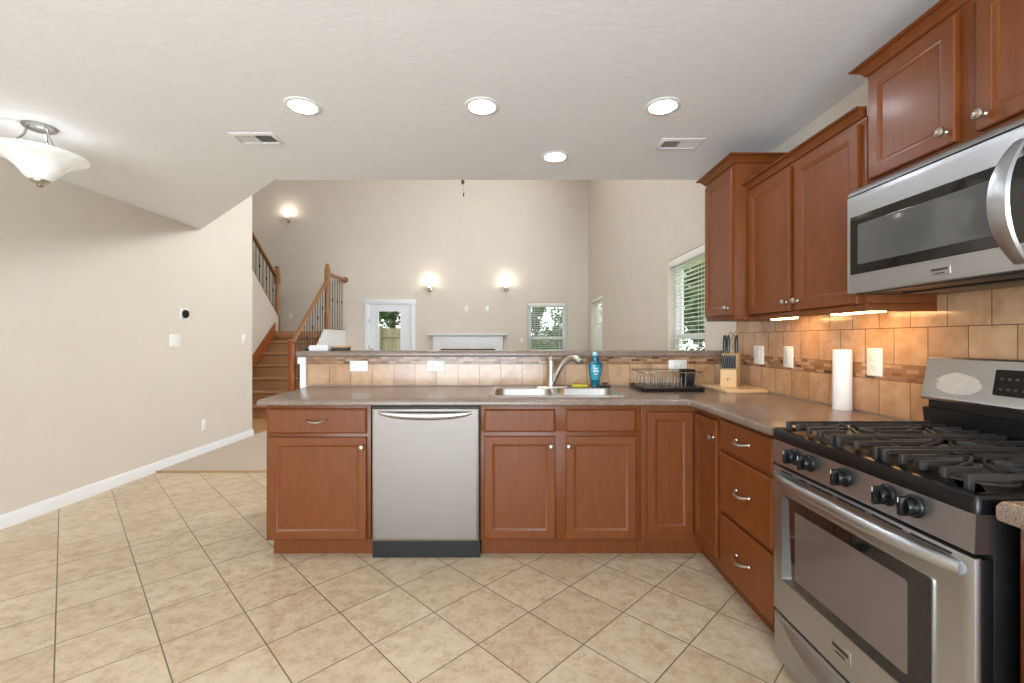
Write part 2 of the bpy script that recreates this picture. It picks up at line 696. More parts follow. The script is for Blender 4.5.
W1 = (3.83, 4.74, 0.95, 2.08)
W2 = (8.20, 9.33, 0.95, 2.08)
WB = (0.335, 1.195, 0.95, 2.06)
DB = (-3.13, -2.16, 0.0, 2.07)
wall_grid('wall_right', M['wall'], XR, XR + 0.15, 'X', YK, YB + 0.15, 0, HG, [W1, W2, (4.2, 6.8, 3.95, 4.95)])  # the last, unseen opening is added to let the great room fill in
wall_grid('wall_far', M['wall'], YB, YB + 0.15, 'Y', -5.95, XR, 0, HG, [WB, DB])
wall_grid('wall_back', M['wall'], YK - 0.15, YK, 'Y', XL - 0.12, XR + 0.15, 0, HC + 0.3, [(-2.6, 0.6, 0.25, 2.25)])  # unseen opening added for the fill lamp behind the camera
wall_grid('wall_left', M['wall'], XL - 0.12, XL, 'X', YK, 5.82, 0, HG, [])
struct(MB().box(-5.95, -5.80, 5.70, YB, 0, HG).build('wall_stairwell', M['wall']))
struct(MB().box(-5.95, XL - 0.12, 5.58, 5.70, 0, HG).build('wall_entry', M['wall']))

mb = MB()
mb.prism([(XL, YK), (XR, YK), (XR, 3.355), (-1.775, 3.355), (XL, 4.86)], HC, HG)
struct(mb.build('ceiling', M['ceiling']))
struct(MB().box(-5.95, XR + 0.15, 3.0, YB + 0.15, HG, HG + 0.15).build('ceiling_great_room', M['ceiling']))
struct(MB().box(XL, XR, YK, 4.24, -0.10, 0.0).build('floor', M['floor']))
struct(MB().box(XL, XR, 4.24, YB, -0.10, 0.012).build('floor_carpet', M['carpet']))
struct(MB().box(-5.80, XL, 5.70, YB, -0.10, 0.006).build('floor_hardwood', M['hardwood']))


def baseboard(name, pts, h=0.095, t=0.014):
    """runs along a polyline of plan points, room on the left of travel"""
    mb = MB()
    rs = []
    n = len(pts)
    prof = [(0, 0), (t, 0), (t, h * 0.72), (t * 0.6, h * 0.84), (t * 0.45, h * 0.97), (t * 0.2, h), (0, h)]
    for i in range(n):
        p = Vector(pts[i])
        d1 = (Vector(pts[i]) - Vector(pts[i - 1])).normalized() if i > 0 else None
        d2 = (Vector(pts[i + 1]) - Vector(pts[i])).normalized() if i < n - 1 else None
        d1 = d1 or d2
        d2 = d2 or d1
        n1, n2 = Vector((-d1.y, d1.x)), Vector((-d2.y, d2.x))
        m = (n1 + n2) / (1 + n1.dot(n2))
        rs.append([(p.x + m.x * a, p.y + m.y * a, b) for a, b in prof])
    mb.rings(rs)
    return struct(mb.build(name, M['white']))


struct(MB().box(XL + 0.015, XR - 0.001, 4.222, 4.246, 0.0, 0.015, 0.004).build('trim_2', M['tan']))
baseboard('baseboard_left', [(XL - 0.5, 5.82), (XL, 5.82), (XL, YK)])
baseboard('baseboard_far', [(XR, YB), (-2.06, YB)])
baseboard('baseboard_right', [(XR, 3.45), (XR, YB)])


def make_window(name, axis, hole, fixed, depth):
    """double hung vinyl window set in the opening; fixed = room side of the wall, depth = where the sashes sit"""
    u0, u1, v0, v1 = hole
    fm = faceX(fixed) if axis == 'X' else faceY(fixed)
    um = (u0 + u1) / 2
    root = sthing(name, fm(um, v0, depth))
    vm = 1.285
    F = 0.04

    def frame(a0, a1, b0, b1, w, d0, d1, nm):
        m = MB()
        ou = [(a0, b0), (a1, b0), (a1, b1), (a0, b1)]
        inn = [(a0 + w, b0 + w), (a1 - w, b0 + w), (a1 - w, b1 - w), (a0 + w, b1 - w)]
        m.rings([[fm(p[0], p[1], d) for p in q] for q, d in ((ou, d0), (inn, d0), (inn, d1), (ou, d1))], closed=True)
        return m.build(nm, M['white'], root)
    frame(u0, u1, v0, v1, F, depth - 0.01, depth + 0.055, 'window_frame')
    for nm, b0, b1, d in (('upper_sash', vm - 0.02, v1 - F, depth + 0.028), ('lower_sash', v0 + F, vm + 0.03, depth)):
        s = frame(u0 + F, u1 - F, b0, b1, 0.045, d, d + 0.022, nm)
        m = MB()
        a = fm(u0 + F + 0.04, b0 + 0.04, d + 0.009)
        b = fm(u1 - F - 0.04, b1 - 0.04, d + 0.013)
        m.box(min(a[0], b[0]), max(a[0], b[0]), min(a[1], b[1]), max(a[1], b[1]), a[2], b[2])
        m.build('pane', M['pane'], s)
    m = MB()
    a, b = fm(u0, v0 - 0.0, -0.02), fm(u1, v0 + 0.018, depth - 0.01)
    m.box(min(a[0], b[0]), max(a[0], b[0]), min(a[1], b[1]), max(a[1], b[1]), a[2], b[2], 0.004)
    m.build('window_sill', M['white'], root)
    return root


make_window('window_1', 'X', W1, XR, 0.085)
make_window('window_2', 'X', W2, XR, 0.085)
make_window('window_3', 'Y', WB, YB, 0.085)


def make_blind(axis, hole, fixed, tilt, label, spacing=0.040):
    u0, u1, v0, v1 = hole
    u0 += 0.012
    u1 -= 0.012
    fm = faceX(fixed) if axis == 'X' else faceY(fixed)
    root = thing('window_blind', label, 'blind', fm((u0 + u1) / 2, v1, 0.04))

    def bx(m, a0, a1, b0, b1, d0, d1, bev=0.0):
        a, b = fm(a0, b0, d0), fm(a1, b1, d1)
        return m.box(min(a[0], b[0]), max(a[0], b[0]), min(a[1], b[1]), max(a[1], b[1]), a[2], b[2], bev)
    bx(MB(), u0, u1, v1 - 0.075, v1 - 0.004, 0.002, 0.014, 0.003).build('valance', M['blind'], root)
    bx(MB(), u0, u1, v1 - 0.05, v1 - 0.006, 0.018, 0.062).build('head_rail', M['blind'], root)
    m = MB()
    z = v1 - 0.095
    c, s = math.cos(tilt) * 0.024, math.sin(tilt) * 0.024
    while z > v0 + 0.07:
        pr = [(0.040 - c, z - s), (0.040, z + 0.0035), (0.040 + c, z + s), (0.040 + c, z + s - 0.003), (0.040, z + 0.0005), (0.040 - c, z - s - 0.003)]
        m.rings([[fm(u, b, a) for a, b in pr] for u in (u0, u1)])
        z -= spacing
    m.build('slats', M['blind'], root)
    bx(MB(), u0, u1, v0 + 0.022, v0 + 0.042, 0.018, 0.062, 0.004).build('bottom_rail', M['blind'], root)
    for f in (0.18, 0.82):
        uu = u0 + (u1 - u0) * f
        m = MB()
        for d in (0.014, 0.066):
            bx(m, uu - 0.0015, uu + 0.0015, v0 + 0.03, v1 - 0.05, d, d + 0.002)
        m.build('ladder_cord', M['blind'], root)
    m = MB()
    uu = u1 - 0.05 if axis == 'Y' else u0 + 0.07
    m.tube([fm(uu, v1 - 0.06, 0.008), fm(uu, v1 - 0.62, 0.008)], 0.0022, 6)
    m.build('tilt_wand', M['blind'], root)
    return root


make_blind('X', W1, XR, 0.10, 'white slatted blind in the near side window beside the wall cabinets')
make_blind('X', W2, XR, 0.9, 'white slatted blind in the narrow-looking side window near the far corner')
make_blind('Y', WB, YB, 0.02, 'white slatted blind over the far wall window right of the mantel')

# glazed door in the far wall
dr = sthing('door_1', (-2.645, YB, 0))
fm = faceY(YB)
mb = MB()
for a, b, c, d in ((-3.19, -3.10, 0.0, 2.125), (-2.19, -2.10, 0.0, 2.125), (-3.205, -2.085, 2.035, 2.13)):
    mb.box(a, b, YB - (0.018 if c == 0 else 0.021), YB + (0.10 if c == 0 else 0.095), c, d if c else 2.04, 0.003)
mb.build('door_casing', M['door_white'], dr)
mb = MB()
mb.prism([(-3.10, 0.012), (-2.19, 0.012), (-2.19, 2.035), (-3.10, 2.035)], YB + 0.02, YB + 0.062, fmap=lambda u, v, w: (u, w, v),
         holes=[[(-2.90, 0.30), (-2.41, 0.30), (-2.41, 1.88), (-2.90, 1.88)]])
dl = mb.build('door_leaf', M['door_white'], dr)
mb = MB()
ou = [(-2.92, 0.28), (-2.39, 0.28), (-2.39, 1.90), (-2.92, 1.90)]
inn = [(-2.89, 0.31), (-2.42, 0.31), (-2.42, 1.87), (-2.89, 1.87)]
mb.rings([[(p[0], d, p[1]) for p in q] for q, d in ((ou, YB + 0.006), (inn, YB + 0.006), (inn, YB + 0.03), (ou, YB + 0.03))], closed=True)
mb.build('glazing_bead', M['door_white'], dl)
MB().box(-2.90, -2.41, YB + 0.035, YB + 0.041, 0.30, 1.88).build('pane', M['pane'], dl)
mb = MB()
mb.lathe([(0.030, 0.02), (0.030, 0.012), (0.012, 0.008), (0.012, -0.02), (0.026, -0.03), (0.030, -0.045), (0.022, -0.058), (0.002, -0.06)], (-3.03, YB, 1.03), (0, 1, 0))
mb.build('door_knob', M['nickel'], dl)
mb = MB()
for z in (0.3, 1.05, 1.62):
    mb.box(-3.108, -3.085, YB - 0.004, YB + 0.022, z, z + 0.09, 0.003)
mb.build('hinge', M['nickel'], dl)

# pony wall under the bar, its white end trim, and the backsplash tiles
YS = 3.28
struct(MB().box(-1.53, XR, YS + 0.008, YS + 0.125, 0, 1.128).build('wall_pony', M['wall']))
mb = MB()
mb.box(-1.548, -1.505, YS - 0.012, YS + 0.14, 0, 1.128, 0.004)
mb.box(-1.562, -1.50, YS - 0.022, YS + 0.15, 1.075, 1.128, 0.006)
struct(mb.build('trim_1', M['white']))


def strip(name, axis, u0, u1, z0, z1, mat, shift=0.0, parent=None):
    if axis == 'x':
        mb = MB().box(u0, u1, YS, YS + 0.008, z0, z1)
        return struct(mb.build(name, mat, None, (-1.259 + shift, 0, z0)))
    mb = MB().box(XR - 0.008, XR, u0, u1, z0, z1)
    return struct(mb.build(name, mat, None, (0, 2.004 + shift, z0)))


strip('backsplash_tiles', 'x', -1.503, XR - 0.008, 0.918, 1.077, M['tile_x'])
strip('backsplash_mosaic', 'x', -1.503, XR - 0.008, 1.077, 1.128, M['mosaic_x'])
strip('backsplash_tiles', 'y', 0.2, YS, 0.918, 1.077, M['tile_y'], 0.0785)
strip('backsplash_mosaic', 'y', 0.2, YS, 1.077, 1.144, M['mosaic_y'])
strip('backsplash_tiles', 'y', 0.2, YS + 0.0, 1.144, 1.46, M['tile_y'])


# ================================================================== CABINETS
def knob(parent, fm, u, v, s=-1):
    """round brushed knob standing out of the face"""
    a, b = Vector(fm(u, v, 0)), Vector(fm(u, v, -1))
    mb = MB()
    mb.lathe([(0.009, 0), (0.008, 0.003), (0.0055, 0.006), (0.0055, 0.012), (0.012, 0.016), (0.0155, 0.020), (0.0155, 0.024), (0.011, 0.028), (0.002, 0.030)], a, b - a, 20)
    return mb.build('knob', M['nickel'], parent)


def pull(parent, fm, u, v, w=0.108):
    pts = []
    for k in range(17):
        t = -1 + 2 * k / 16
        pts.append(fm(u + t * w / 2, v + 0.010 * t * t - 0.003, -0.004 - 0.026 * (1 - t * t) ** 0.8))
    rad = [0.0048 + 0.0022 * math.cos(PI / 2 * (-1 + 2 * k / 16)) for k in range(17)]
    mb = MB()
    mb.tube(pts, rad, 10)
    for e in (-1, 1):
        a, b = Vector(fm(u + e * w / 2, v + 0.007, 0)), Vector(fm(u + e * w / 2, v + 0.007, -1))
        mb.lathe([(0.008, 0), (0.007, 0.004), (0.004, 0.007)], a, b - a, 12)
    return mb.build('pull', M['nickel'], parent)


def door(root, fm, u0, u1, v0, v1, kn=None):
    d = MB().panel(fm, u0, u1, v0, v1, DOOR_PROF).build('door', M['cherry'], root, smooth=25)
    if kn:
        knob(d, fm, *kn)
    return d


def drawer(root, fm, u0, u1, v0, v1, pl=True, name='drawer'):
    d = MB().panel(fm, u0, u1, v0, v1, SLAB_PROF).build(name, M['cherry'], root, smooth=25)
    if pl:
        pull(d, fm, (u0 + u1) / 2, (v0 + v1) / 2)
    return d


YF, XF = 2.541, 1.030          # faces of the doors: peninsula run and right run
fP, fR = faceY(YF), faceX(XF)
CB, CT = 0.105, 0.8805

t = thing('base_cabinet', 'cherry base cabinet with one drawer over one door at the left end of the peninsula', 'cabinet', (-1.10, 2.9, 0))
MB().box(-1.4035, -0.806, 2.561, 3.26, CB, CT, 0.002).build('body', M['cherry'], t)
MB().box(-1.396, -0.806, 2.625, 3.24, 0.0, CB).build('toe_kick', M['cherry'], t)
drawer(t, fP, -1.386, -0.827, 0.718, 0.860)
door(t, fP, -1.386, -0.827, 0.117, 0.698, (-0.850, 0.643))

t = thing('sink_cabinet', 'cherry sink base cabinet with two false fronts over two doors below the sink', 'cabinet', (0.26, 2.9, 0))
MB().box(-0.180, 0.732, 2.561, 3.20, CB, CT - 0.15, 0.002).box(-0.180, 0.732, 2.561, 2.59, CT - 0.151, CT, 0.002).build('body', M['cherry'], t)
MB().box(-0.180, 0.732, 2.625, 3.20, 0.0, CB).build('toe_kick', M['cherry'], t)
for a, b, k in ((-0.157, 0.246, 0.222), (0.307, 0.704, 0.322)):
    drawer(t, fP, a, b, 0.727, 0.856, False, 'false_front')
    door(t, fP, a, b, 0.122, 0.703, (k, 0.648))

t = thing('corner_cabinet', 'cherry corner base cabinet with two folding doors meeting at the inner corner', 'cabinet', (1.3, 2.9, 0))
mb = MB()
mb.prism([(0.734, 2.561), (1.050, 2.561), (1.050, 2.245), (1.64, 2.245), (1.64, 3.26), (0.734, 3.26)], CB, CT)
mb.build('body', M['cherry'], t)
mb = MB()
mb.prism([(0.734, 2.625), (1.115, 2.625), (1.115, 2.245), (1.63, 2.245), (1.63, 3.24), (0.734, 3.24)], 0.0, CB)
mb.build('toe_kick', M['cherry'], t)
door(t, fP, 0.769, 1.030, 0.148, 0.842)
door(t, fR, 2.262, 2.541, 0.148, 0.842, (2.295, 0.752))

t = thing('drawer_cabinet', 'cherry base cabinet with a stack of three drawers beside the stove', 'cabinet', (1.3, 2.0, 0))
MB().box(1.050, 1.64, 1.737, 2.243, CB, CT, 0.002).build('body', M['cherry'], t)
MB().box(1.115, 1.63, 1.737, 2.243, 0.0, CB).build('toe_kick', M['cherry'], t)
for a, b in ((0.713, 0.856), (0.408, 0.697), (0.117, 0.392)):
    drawer(t, fR, 1.775, 2.229, a, b)

t = thing('base_cabinet', 'cherry base cabinet showing a sliver at the right edge, past the stove', 'cabinet', (1.35, 0.6, 0))
MB().box(1.066, 1.64, 0.30, 0.940, CB, 0.8695, 0.002).build('body', M['cherry'], t)
MB().box(1.13, 1.63, 0.30, 0.935, 0.0, CB).build('toe_kick', M['cherry'], t)
f2 = faceX(1.046)
drawer(t, f2, 0.32, 0.915, 0.718, 0.860)
door(t, f2, 0.32, 0.915, 0.117, 0.698, (0.37, 0.643))


def crown(mb, pts, z0, h, proj):
    """crown moulding along a plan polyline (outside on the right of travel)"""
    prof = [(0.0, 0.0), (0.004, 0.0), (0.006, 0.2), (0.2, 0.3), (0.32, 0.52), (0.62, 0.78), (0.9, 0.86), (0.92, 0.9), (1.0, 0.92), (1.0, 1.0), (0.0, 1.0)]
    rs = []
    n = len(pts)
    for i in range(n):
        p = Vector(pts[i])
        d1 = (Vector(pts[i]) - Vector(pts[i - 1])).normalized() if i > 0 else None
        d2 = (Vector(pts[i + 1]) - Vector(pts[i])).normalized() if i < n - 1 else None
        d1 = d1 or d2
        d2 = d2 or d1
        n1, n2 = Vector((d1.y, -d1.x)), Vector((d2.y, -d2.x))
        m = (n1 + n2) / (1 + n1.dot(n2))
        rs.append([(p.x + m.x * a * proj, p.y + m.y * a * proj, z0 + b * h) for a, b in prof])
    mb.rings(rs)
    return mb


XU = 1.353
t = thing('wall_cabinet', 'tall cherry wall cabinet with one door, in the corner next to the window', 'cabinet', (1.46, 2.8, 1.36))
MB().box(1.294, 1.648, 2.600, 2.985, 1.372, 2.268, 0.002).build('body', M['cherry'], t)
door(t, faceX(1.274), 2.606, 2.962, 1.397, 2.250, (2.645, 1.437))
crown(MB(), [(1.648, 2.985), (1.294, 2.985), (1.294, 2.600), (1.648, 2.600)], 2.262, 0.056, 0.050).build('crown_moulding', M['cherry'], t, smooth=20)

t = thing('wall_cabinet', 'lower cherry wall cabinet with two doors, between the corner cabinet and the microwave', 'cabinet', (1.5, 2.16, 1.36))
mb = MB()
mb.box(1.372, 1.648, 1.730, 2.597, 1.392, 2.118, 0.002)
mb.box(1.373, 1.392, 1.7485, 2.597, 1.362, 1.3915, 0.002)
mb.box(1.372, 1.648, 1.730, 1.748, 1.362, 1.3915, 0.002)
mb.build('body', M['cherry'], t)
fU = faceX(XU)
door(t, fU, 2.188, 2.574, 1.392, 2.096, (2.212, 1.436))
door(t, fU, 1.757, 2.150, 1.392, 2.096, (2.126, 1.436))
crown(MB(), [(1.372, 2.597), (1.372, 1.732)], 2.104, 0.050, 0.042).build('crown_moulding', M['cherry'], t, smooth=20)

t = thing('wall_cabinet', 'short cherry wall cabinet with two doors directly above the microwave', 'cabinet', (1.5, 1.35, 1.83))
MB().box(1.372, 1.648, 0.966, 1.727, 1.826, 2.262, 0.002).build('body', M['cherry'], t)
door(t, fU, 1.371, 1.705, 1.858, 2.246, (1.398, 1.898))
door(t, fU, 0.986, 1.309, 1.858, 2.246, (1.283, 1.898))
crown(MB(), [(1.648, 1.727), (1.372, 1.727), (1.372, 0.966), (1.648, 0.966)], 2.252, 0.052, 0.044).build('crown_moulding', M['cherry'], t, smooth=20)

# ------------------------------------------------------------------ worktops and bar
CTOP = 0.914
SX0, SX1, SY0, SY1 = -0.14, 0.696, 2.635, 3.185
mb = MB()
outl = [(-1.43, 2.515), (0.98, 2.515), (1.0, 2.495), (1.0, 1.732), (1.649, 1.732), (1.649, 3.279), (-1.495, 3.279)]
E = 0.013
mb.levels(outl, [(0.881, 0.004), (0.883, -0.001), (0.886, -0.002), (0.901, -0.002), (0.909, 0.002), (0.9128, 0.007), (CTOP, E)],
          holes=[rrect(SX0 + 0.015, SX1 - 0.015, SY0 + 0.015, SY1 - 0.015, 0.03)])
o = mb.build('countertop', M['laminate'], None, (0, 2.6, 0.876))
tag(o, 'L-shaped taupe laminate countertop holding the sink, running round to the stove', 'countertop')
mb = MB()
mb.levels([(1.025, 0.2), (1.649, 0.2), (1.649, 0.945), (1.025, 0.945)][::1], [(0.870, 0.0), (0.878, -0.002), (0.898, -0.002), (0.908, 0.002), (0.9125, 0.007), (0.915, E)])
o = mb.build('countertop', M['laminate'], None, (1.3, 0.6, 0.87))
tag(o, 'short laminate countertop end with rounded edge at the right edge, past the stove', 'countertop')
mb = MB()
mb.levels([(-1.560, 3.235), (1.649, 3.235), (1.649, 3.56), (-1.560, 3.56)], [(1.130, 0.0), (1.133, -0.002), (1.158, -0.002), (1.166, 0.003), (1.170, E)])
o = mb.build('bar_top', M['laminate'], None, (0, 3.4, 1.13))
tag(o, 'long raised taupe laminate bar top on the pony wall behind the sink', 'bar top')

# ------------------------------------------------------------------ dishwasher
t = thing('dishwasher', 'stainless steel dishwasher with a bowed handle under the peninsula counter', 'dishwasher', (-0.49, 2.9, 0))
MB().box(-0.802, -0.184, 2.575, 3.2, 0.0, 0.872).build('body', M['black'], t)
mb = MB()
mb.panel(faceY(2.538), -0.794, -0.187, 0.108, 0.862, [(0, 0.036), (0, 0.006), (0.002, 0.002), (0.006, 0.0), (0.02, 0.0)])
dw = mb.build('door', M['steel_x'], t)
mb = MB()
# bowed handle: a lens-shaped swelling of the upper part of the door
N = 28
rs = []
for k in range(N + 1):
    s = -1 + 2 * k / N
    x = -0.4905 + s * 0.275
    out = 0.026 * (1 - s * s) ** 0.6
    hh = 0.024 * (1 - s * s) ** 0.5 + 0.002
    zc = 0.846 - hh
    rs.append([(x, 2.540 - out * math.cos(a) * (1 if math.cos(a) > 0 else 0.2), zc + hh * math.sin(a)) for a in [2 * PI * j / 12 for j in range(12)]])
mb.rings(rs)
mb.build('handle', M['steel_sink'], dw)
MB().box(-0.796, -0.186, 2.545, 2.574, 0.863, 0.8715).build('control_strip', M['black_gloss'], t)
MB().box(-0.786, -0.184, 2.60, 2.62, 0.012, 0.106, 0.002).build('toe_panel', M['black'], t)

# ------------------------------------------------------------------ sink and faucet
t = thing('kitchen_sink', 'double bowl stainless steel sink set into the peninsula counter', 'sink', (0.28, 2.91, CTOP))
b1 = rrect(SX0 + 0.035, 0.262, SY0 + 0.035, SY1 - 0.125, 0.06, 5)
b2 = rrect(0.300, SX1 - 0.035, SY0 + 0.035, SY1 - 0.125, 0.06, 5)
mb = MB()
rim = rrect(SX0, SX1, SY0, SY1, 0.045, 5)
mb.levels(rim, [(CTOP - 0.001, 0.0), (CTOP + 0.004, 0.003), (CTOP + 0.006, 0.008)], holes=[b1, b2])
mb.build('rim', M['steel_sink'], t)
for b in (b1, b2):
    mb = MB()
    lv = [(CTOP + 0.0065, -0.004), (CTOP + 0.006, 0.0), (CTOP - 0.002, 0.004), (CTOP - 0.15, 0.010), (CTOP - 0.168, 0.018), (CTOP - 0.175, 0.035)]
    mb.rings([[(p[0], p[1], z) for p in inset_poly(b, i)] for z, i in lv], cap0=False)
    cx = sum(p[0] for p in b) / len(b)
    cy = sum(p[1] for p in b) / len(b)
    bo = mb.build('bowl', M['steel_sink'], t)
    mb = MB()
    mb.lathe([(0.045, -0.1755), (0.043, -0.172), (0.030, -0.174), (0.028, -0.1745), (0.004, -0.1745)], (cx, cy, CTOP), (0, 0, 1), 20)
    mb.build('drain', M['chrome'], bo)

t = thing('faucet', 'brushed nickel pull-out faucet with arching spout behind the sink divider', 'faucet', (0.275, 3.12, CTOP + 0.006))
mb = MB()
mb.levels(rrect(0.155, 0.395, 3.09, 3.15, 0.029, 6), [(CTOP + 0.006, 0), (CTOP + 0.012, 0.0), (CTOP + 0.016, 0.005)])
mb.build('base_plate', M['nickel'], t)
mb = MB()
mb.lathe([(0.034, 0.0), (0.031, 0.012), (0.027, 0.05), (0.026, 0.10), (0.027, 0.13), (0.026, 0.165), (0.023, 0.192), (0.015, 0.204), (0.002, 0.206)], (0.272, 3.12, CTOP + 0.014), seg=24)
mb.build('body', M['nickel'], t)
P = [(0.280, 3.112, 0.945), (0.290, 3.108, 0.975), (0.303, 3.10, 1.005), (0.322, 3.09, 1.045), (0.345, 3.08, 1.083), (0.370, 3.068, 1.112), (0.395, 3.055, 1.126), (0.41, 3.045, 1.128)]
mb = MB()
mb.tube(P, [0.022, 0.022, 0.0215, 0.020, 0.019, 0.0185, 0.019, 0.020], 14)
sp = mb.build('spout', M['nickel'], t)
mb = MB()
mb.tube([(0.408, 3.046, 1.128), (0.425, 3.034, 1.126), (0.444, 3.020, 1.116), (0.458, 3.010, 1.100)], [0.0205, 0.0235, 0.0245, 0.023], 14)
mb.build('spray_head', M['nickel'], sp)
mb = MB()
mb.tube([(0.268, 3.12, 1.115), (0.262, 3.135, 1.125), (0.254, 3.165, 1.135), (0.250, 3.19, 1.15)], [0.012, 0.010, 0.008, 0.008], 10, 0.6)
mb.build('handle', M['nickel'], t)

# ------------------------------------------------------------------ gas range
RY0, RY1 = 0.967, 1.727
RXF = 1.006
t = thing('gas_range', 'stainless steel gas stove with black cooktop, below the microwave', 'stove', (1.33, 1.347, 0))
mb = MB()
mb.box(1.045, 1.63, RY0 + 0.004, RY1 - 0.004, 0.035, 0.874, 0.003)
mb.build('body', M['black'], t)
for y in (RY0 + 0.05, RY1 - 0.05):
    for x in (1.09, 1.58):
        MB().lathe([(0.018, 0.0), (0.018, 0.012), (0.010, 0.014), (0.010, 0.04)], (x, y, 0.0), seg=12).build('foot', M['black'], t)
# cooktop: black pan with a raised rim, shallow well
mb = MB()
pan = rrect(RXF - 0.004, 1.628, RY0, RY1, 0.012, 3)
lv = [(0.872, 0.0), (0.905, 0.0), (0.912, 0.004), (0.914, 0.010), (0.914, 0.022), (0.906, 0.030), (0.904, 0.05)]
mb.rings([[(p[0], p[1], z) for p in inset_poly(pan, i)] for z, i in lv])
ct = mb.build('cooktop', M['black_gloss'], t)
# control panel (slightly raked) and knobs
mb = MB()
mb.prism([(1.046, 0.785), (RXF - 0.004, 0.785), (RXF, 0.872), (1.046, 0.872)], RY0 + 0.004, RY1 - 0.002, fmap=lambda u, v, w: (u, w, v))
cp = mb.build('control_panel', M['steel_y'], t)
for y in (1.589, 1.510, 1.352, 1.197, 1.117):
    k_c = Vector((RXF - 0.002, y, 0.836))
    mb = MB()
    mb.lathe([(0.028, 0.0), (0.029, 0.004), (0.027, 0.008), (0.024, 0.010), (0.022, 0.026), (0.019, 0.030), (0.002, 0.031)], k_c, (-1, 0, 0), 28)
    mb.box(k_c.x - 0.042, k_c.x - 0.008, y - 0.0055, y + 0.0055, 0.836 - 0.024, 0.836 + 0.024, 0.003)
    kb = mb.build('knob', M['black_gloss'], t)
    MB().box(k_c.x - 0.0425, k_c.x - 0.030, y - 0.0012, y + 0.0012, 0.846, 0.858).build('pointer_mark', M['plate'], kb)
# oven door
mb = MB()
mb.panel(faceX(RXF - 0.004), RY0 + 0.003, RY1 - 0.003, 0.228, 0.776, [(0, 0.014), (0, 0.010), (0.003, 0.003), (0.010, 0.0), (0.03, 0.0)])
od = mb.build('oven_door', M['steel_y'], t)
MB().box(RXF + 0.010, 1.0445, RY0 + 0.005, RY1 - 0.005, 0.232, 0.772, 0.002).build('inner_panel', M['black'], od)
WY0, WY1, WZ0, WZ1 = 1.066, 1.658, 0.363, 0.682
fW = lambda u, v, w: (RXF - 0.0065 + w, u, v)
mb = MB()
mb.levels(rrect(WY0, WY1, WZ0, WZ1, 0.008, 3), [(0.006, 0.0), (0.001, 0.0), (0.0, 0.0015)], fmap=fW)
ow = mb.build('oven_glass', M['oven_glass'], od)
mb = MB()
mb.levels(rrect(WY0 + 0.066, WY1 - 0.075, WZ0 + 0.038, WZ1 - 0.04, 0.008, 4), [(0.004, 0.0), (-0.0008, 0.0), (-0.001, 0.001)], fmap=fW)
mb.build('window', M['oven_inner'], ow)
mb = MB()
mb.rings([[fW(p[0], p[1], d) for p in inset_poly(rrect(WY0, WY1, WZ0, WZ1, 0.008, 3), i)] for i, d in ((0.0, 0.004), (-0.004, 0.004), (-0.004, -0.001), (0.0, -0.001))], closed=True)
mb.build('glass_surround', M['steel_sink'], od)
# bowed oven handle
mb = MB()
pts, rad = [], []
for k in range(33):
    s = -1 + 2 * k / 32
    y = 1.350 + s * 0.350
    pts.append((RXF - 0.006 - 0.052 * (1 - abs(s) ** 3.2), y, 0.741 + 0.010 * (1 - s * s)))
    rad.append(0.0155 + 0.003 * (1 - s * s))
mb.tube(pts, rad, 14, 0.72, (0, 0, 1))
mb.build('handle', M['steel_y'], od)
for a, b in ((1.665, 1.600), (1.560, 1.525), (1.500, 1.400), (1.378, 1.270), (1.245, 1.150), (1.125, 1.02)):
    MB().box(RXF - 0.006, RXF + 0.004, b, a, 0.762, 0.7665).build('vent_slot', M['black'], od)


def badge(parent, x, y, z, w, h):
    mb = MB()
    mb.levels(rrect(y - w / 2, y + w / 2, z - h / 2, z + h / 2, 0.003, 2), [(0.004, 0.0), (-0.001, 0.0), (-0.002, 0.001)], fmap=lambda u, v, d: (x + d, u, v))
    bd = mb.build('badge', M['badge'], parent)
    mb = MB()
    for r, (zz, hh, n) in enumerate(((z + h * 0.14, h * 0.26, 10), (z - h * 0.26, h * 0.14, 7))):
        ww = w * (0.80 if r == 0 else 0.5)
        for k in range(n):
            y0 = y + ww / 2 - ww * (k + 0.15) / n
            y1 = y + ww / 2 - ww * (k + 0.72) / n
            mb.box(x - 0.003, x - 0.0015, y1, y0, zz - hh / 2, zz + hh / 2)
    mb.build('embossed_lettering', M['black'], bd)


badge(od, RXF - 0.004, 1.365, 0.300, 0.083, 0.042)
# warming drawer
mb = MB()
mb.panel(faceX(RXF), RY0 + 0.004, RY1 - 0.004, 0.045, 0.218, [(0, 0.038), (0, 0.008), (0.003, 0.002), (0.008, 0.0), (0.02, 0.0)])
wd = mb.build('drawer', M['steel_y'], t)
mb = MB()
rs = []
for k in range(29):
    s = -1 + 2 * k / 28
    y = 1.347 + s * 0.345
    zt = 0.200
    zb = 0.196 - 0.062 * (1 - s * s)
    o2 = 0.020 * (1 - s * s) + 0.0015
    rs.append([(RXF + 0.004, y, zt), (RXF + 0.004, y, zb - 0.004), (RXF - o2 * 0.7, y, zb - 0.003), (RXF - o2, y, zb + 0.004), (RXF - o2 * 0.75, y, zb + 0.010), (RXF - o2 * 0.12 - 0.0005, y, zt)])
mb.rings(rs)
mb.build('handle', M['steel_y'], wd)
# backguard
mb = MB()
bgp = [(1.578, 1.026), (1.573, 1.036), (1.578, 1.046), (1.600, 1.180), (1.606, 1.186), (1.628, 1.186), (1.628, 1.020)]
mb.prism(bgp, RY0 + 0.002, RY1 - 0.002, fmap=lambda u, v, w: (u, w, v))
bg = mb.build('backguard', M['steel_y'], t)
mb = MB()
mb.prism([(1.585, 0.905), (1.577, 0.995), (1.600, 0.997), (1.600, 1.022), (1.628, 1.022), (1.628, 0.905)], RY0 + 0.006, RY1 - 0.006, fmap=lambda u, v, w: (u, w, v))
mb.build('rear_vent', M['black'], t)


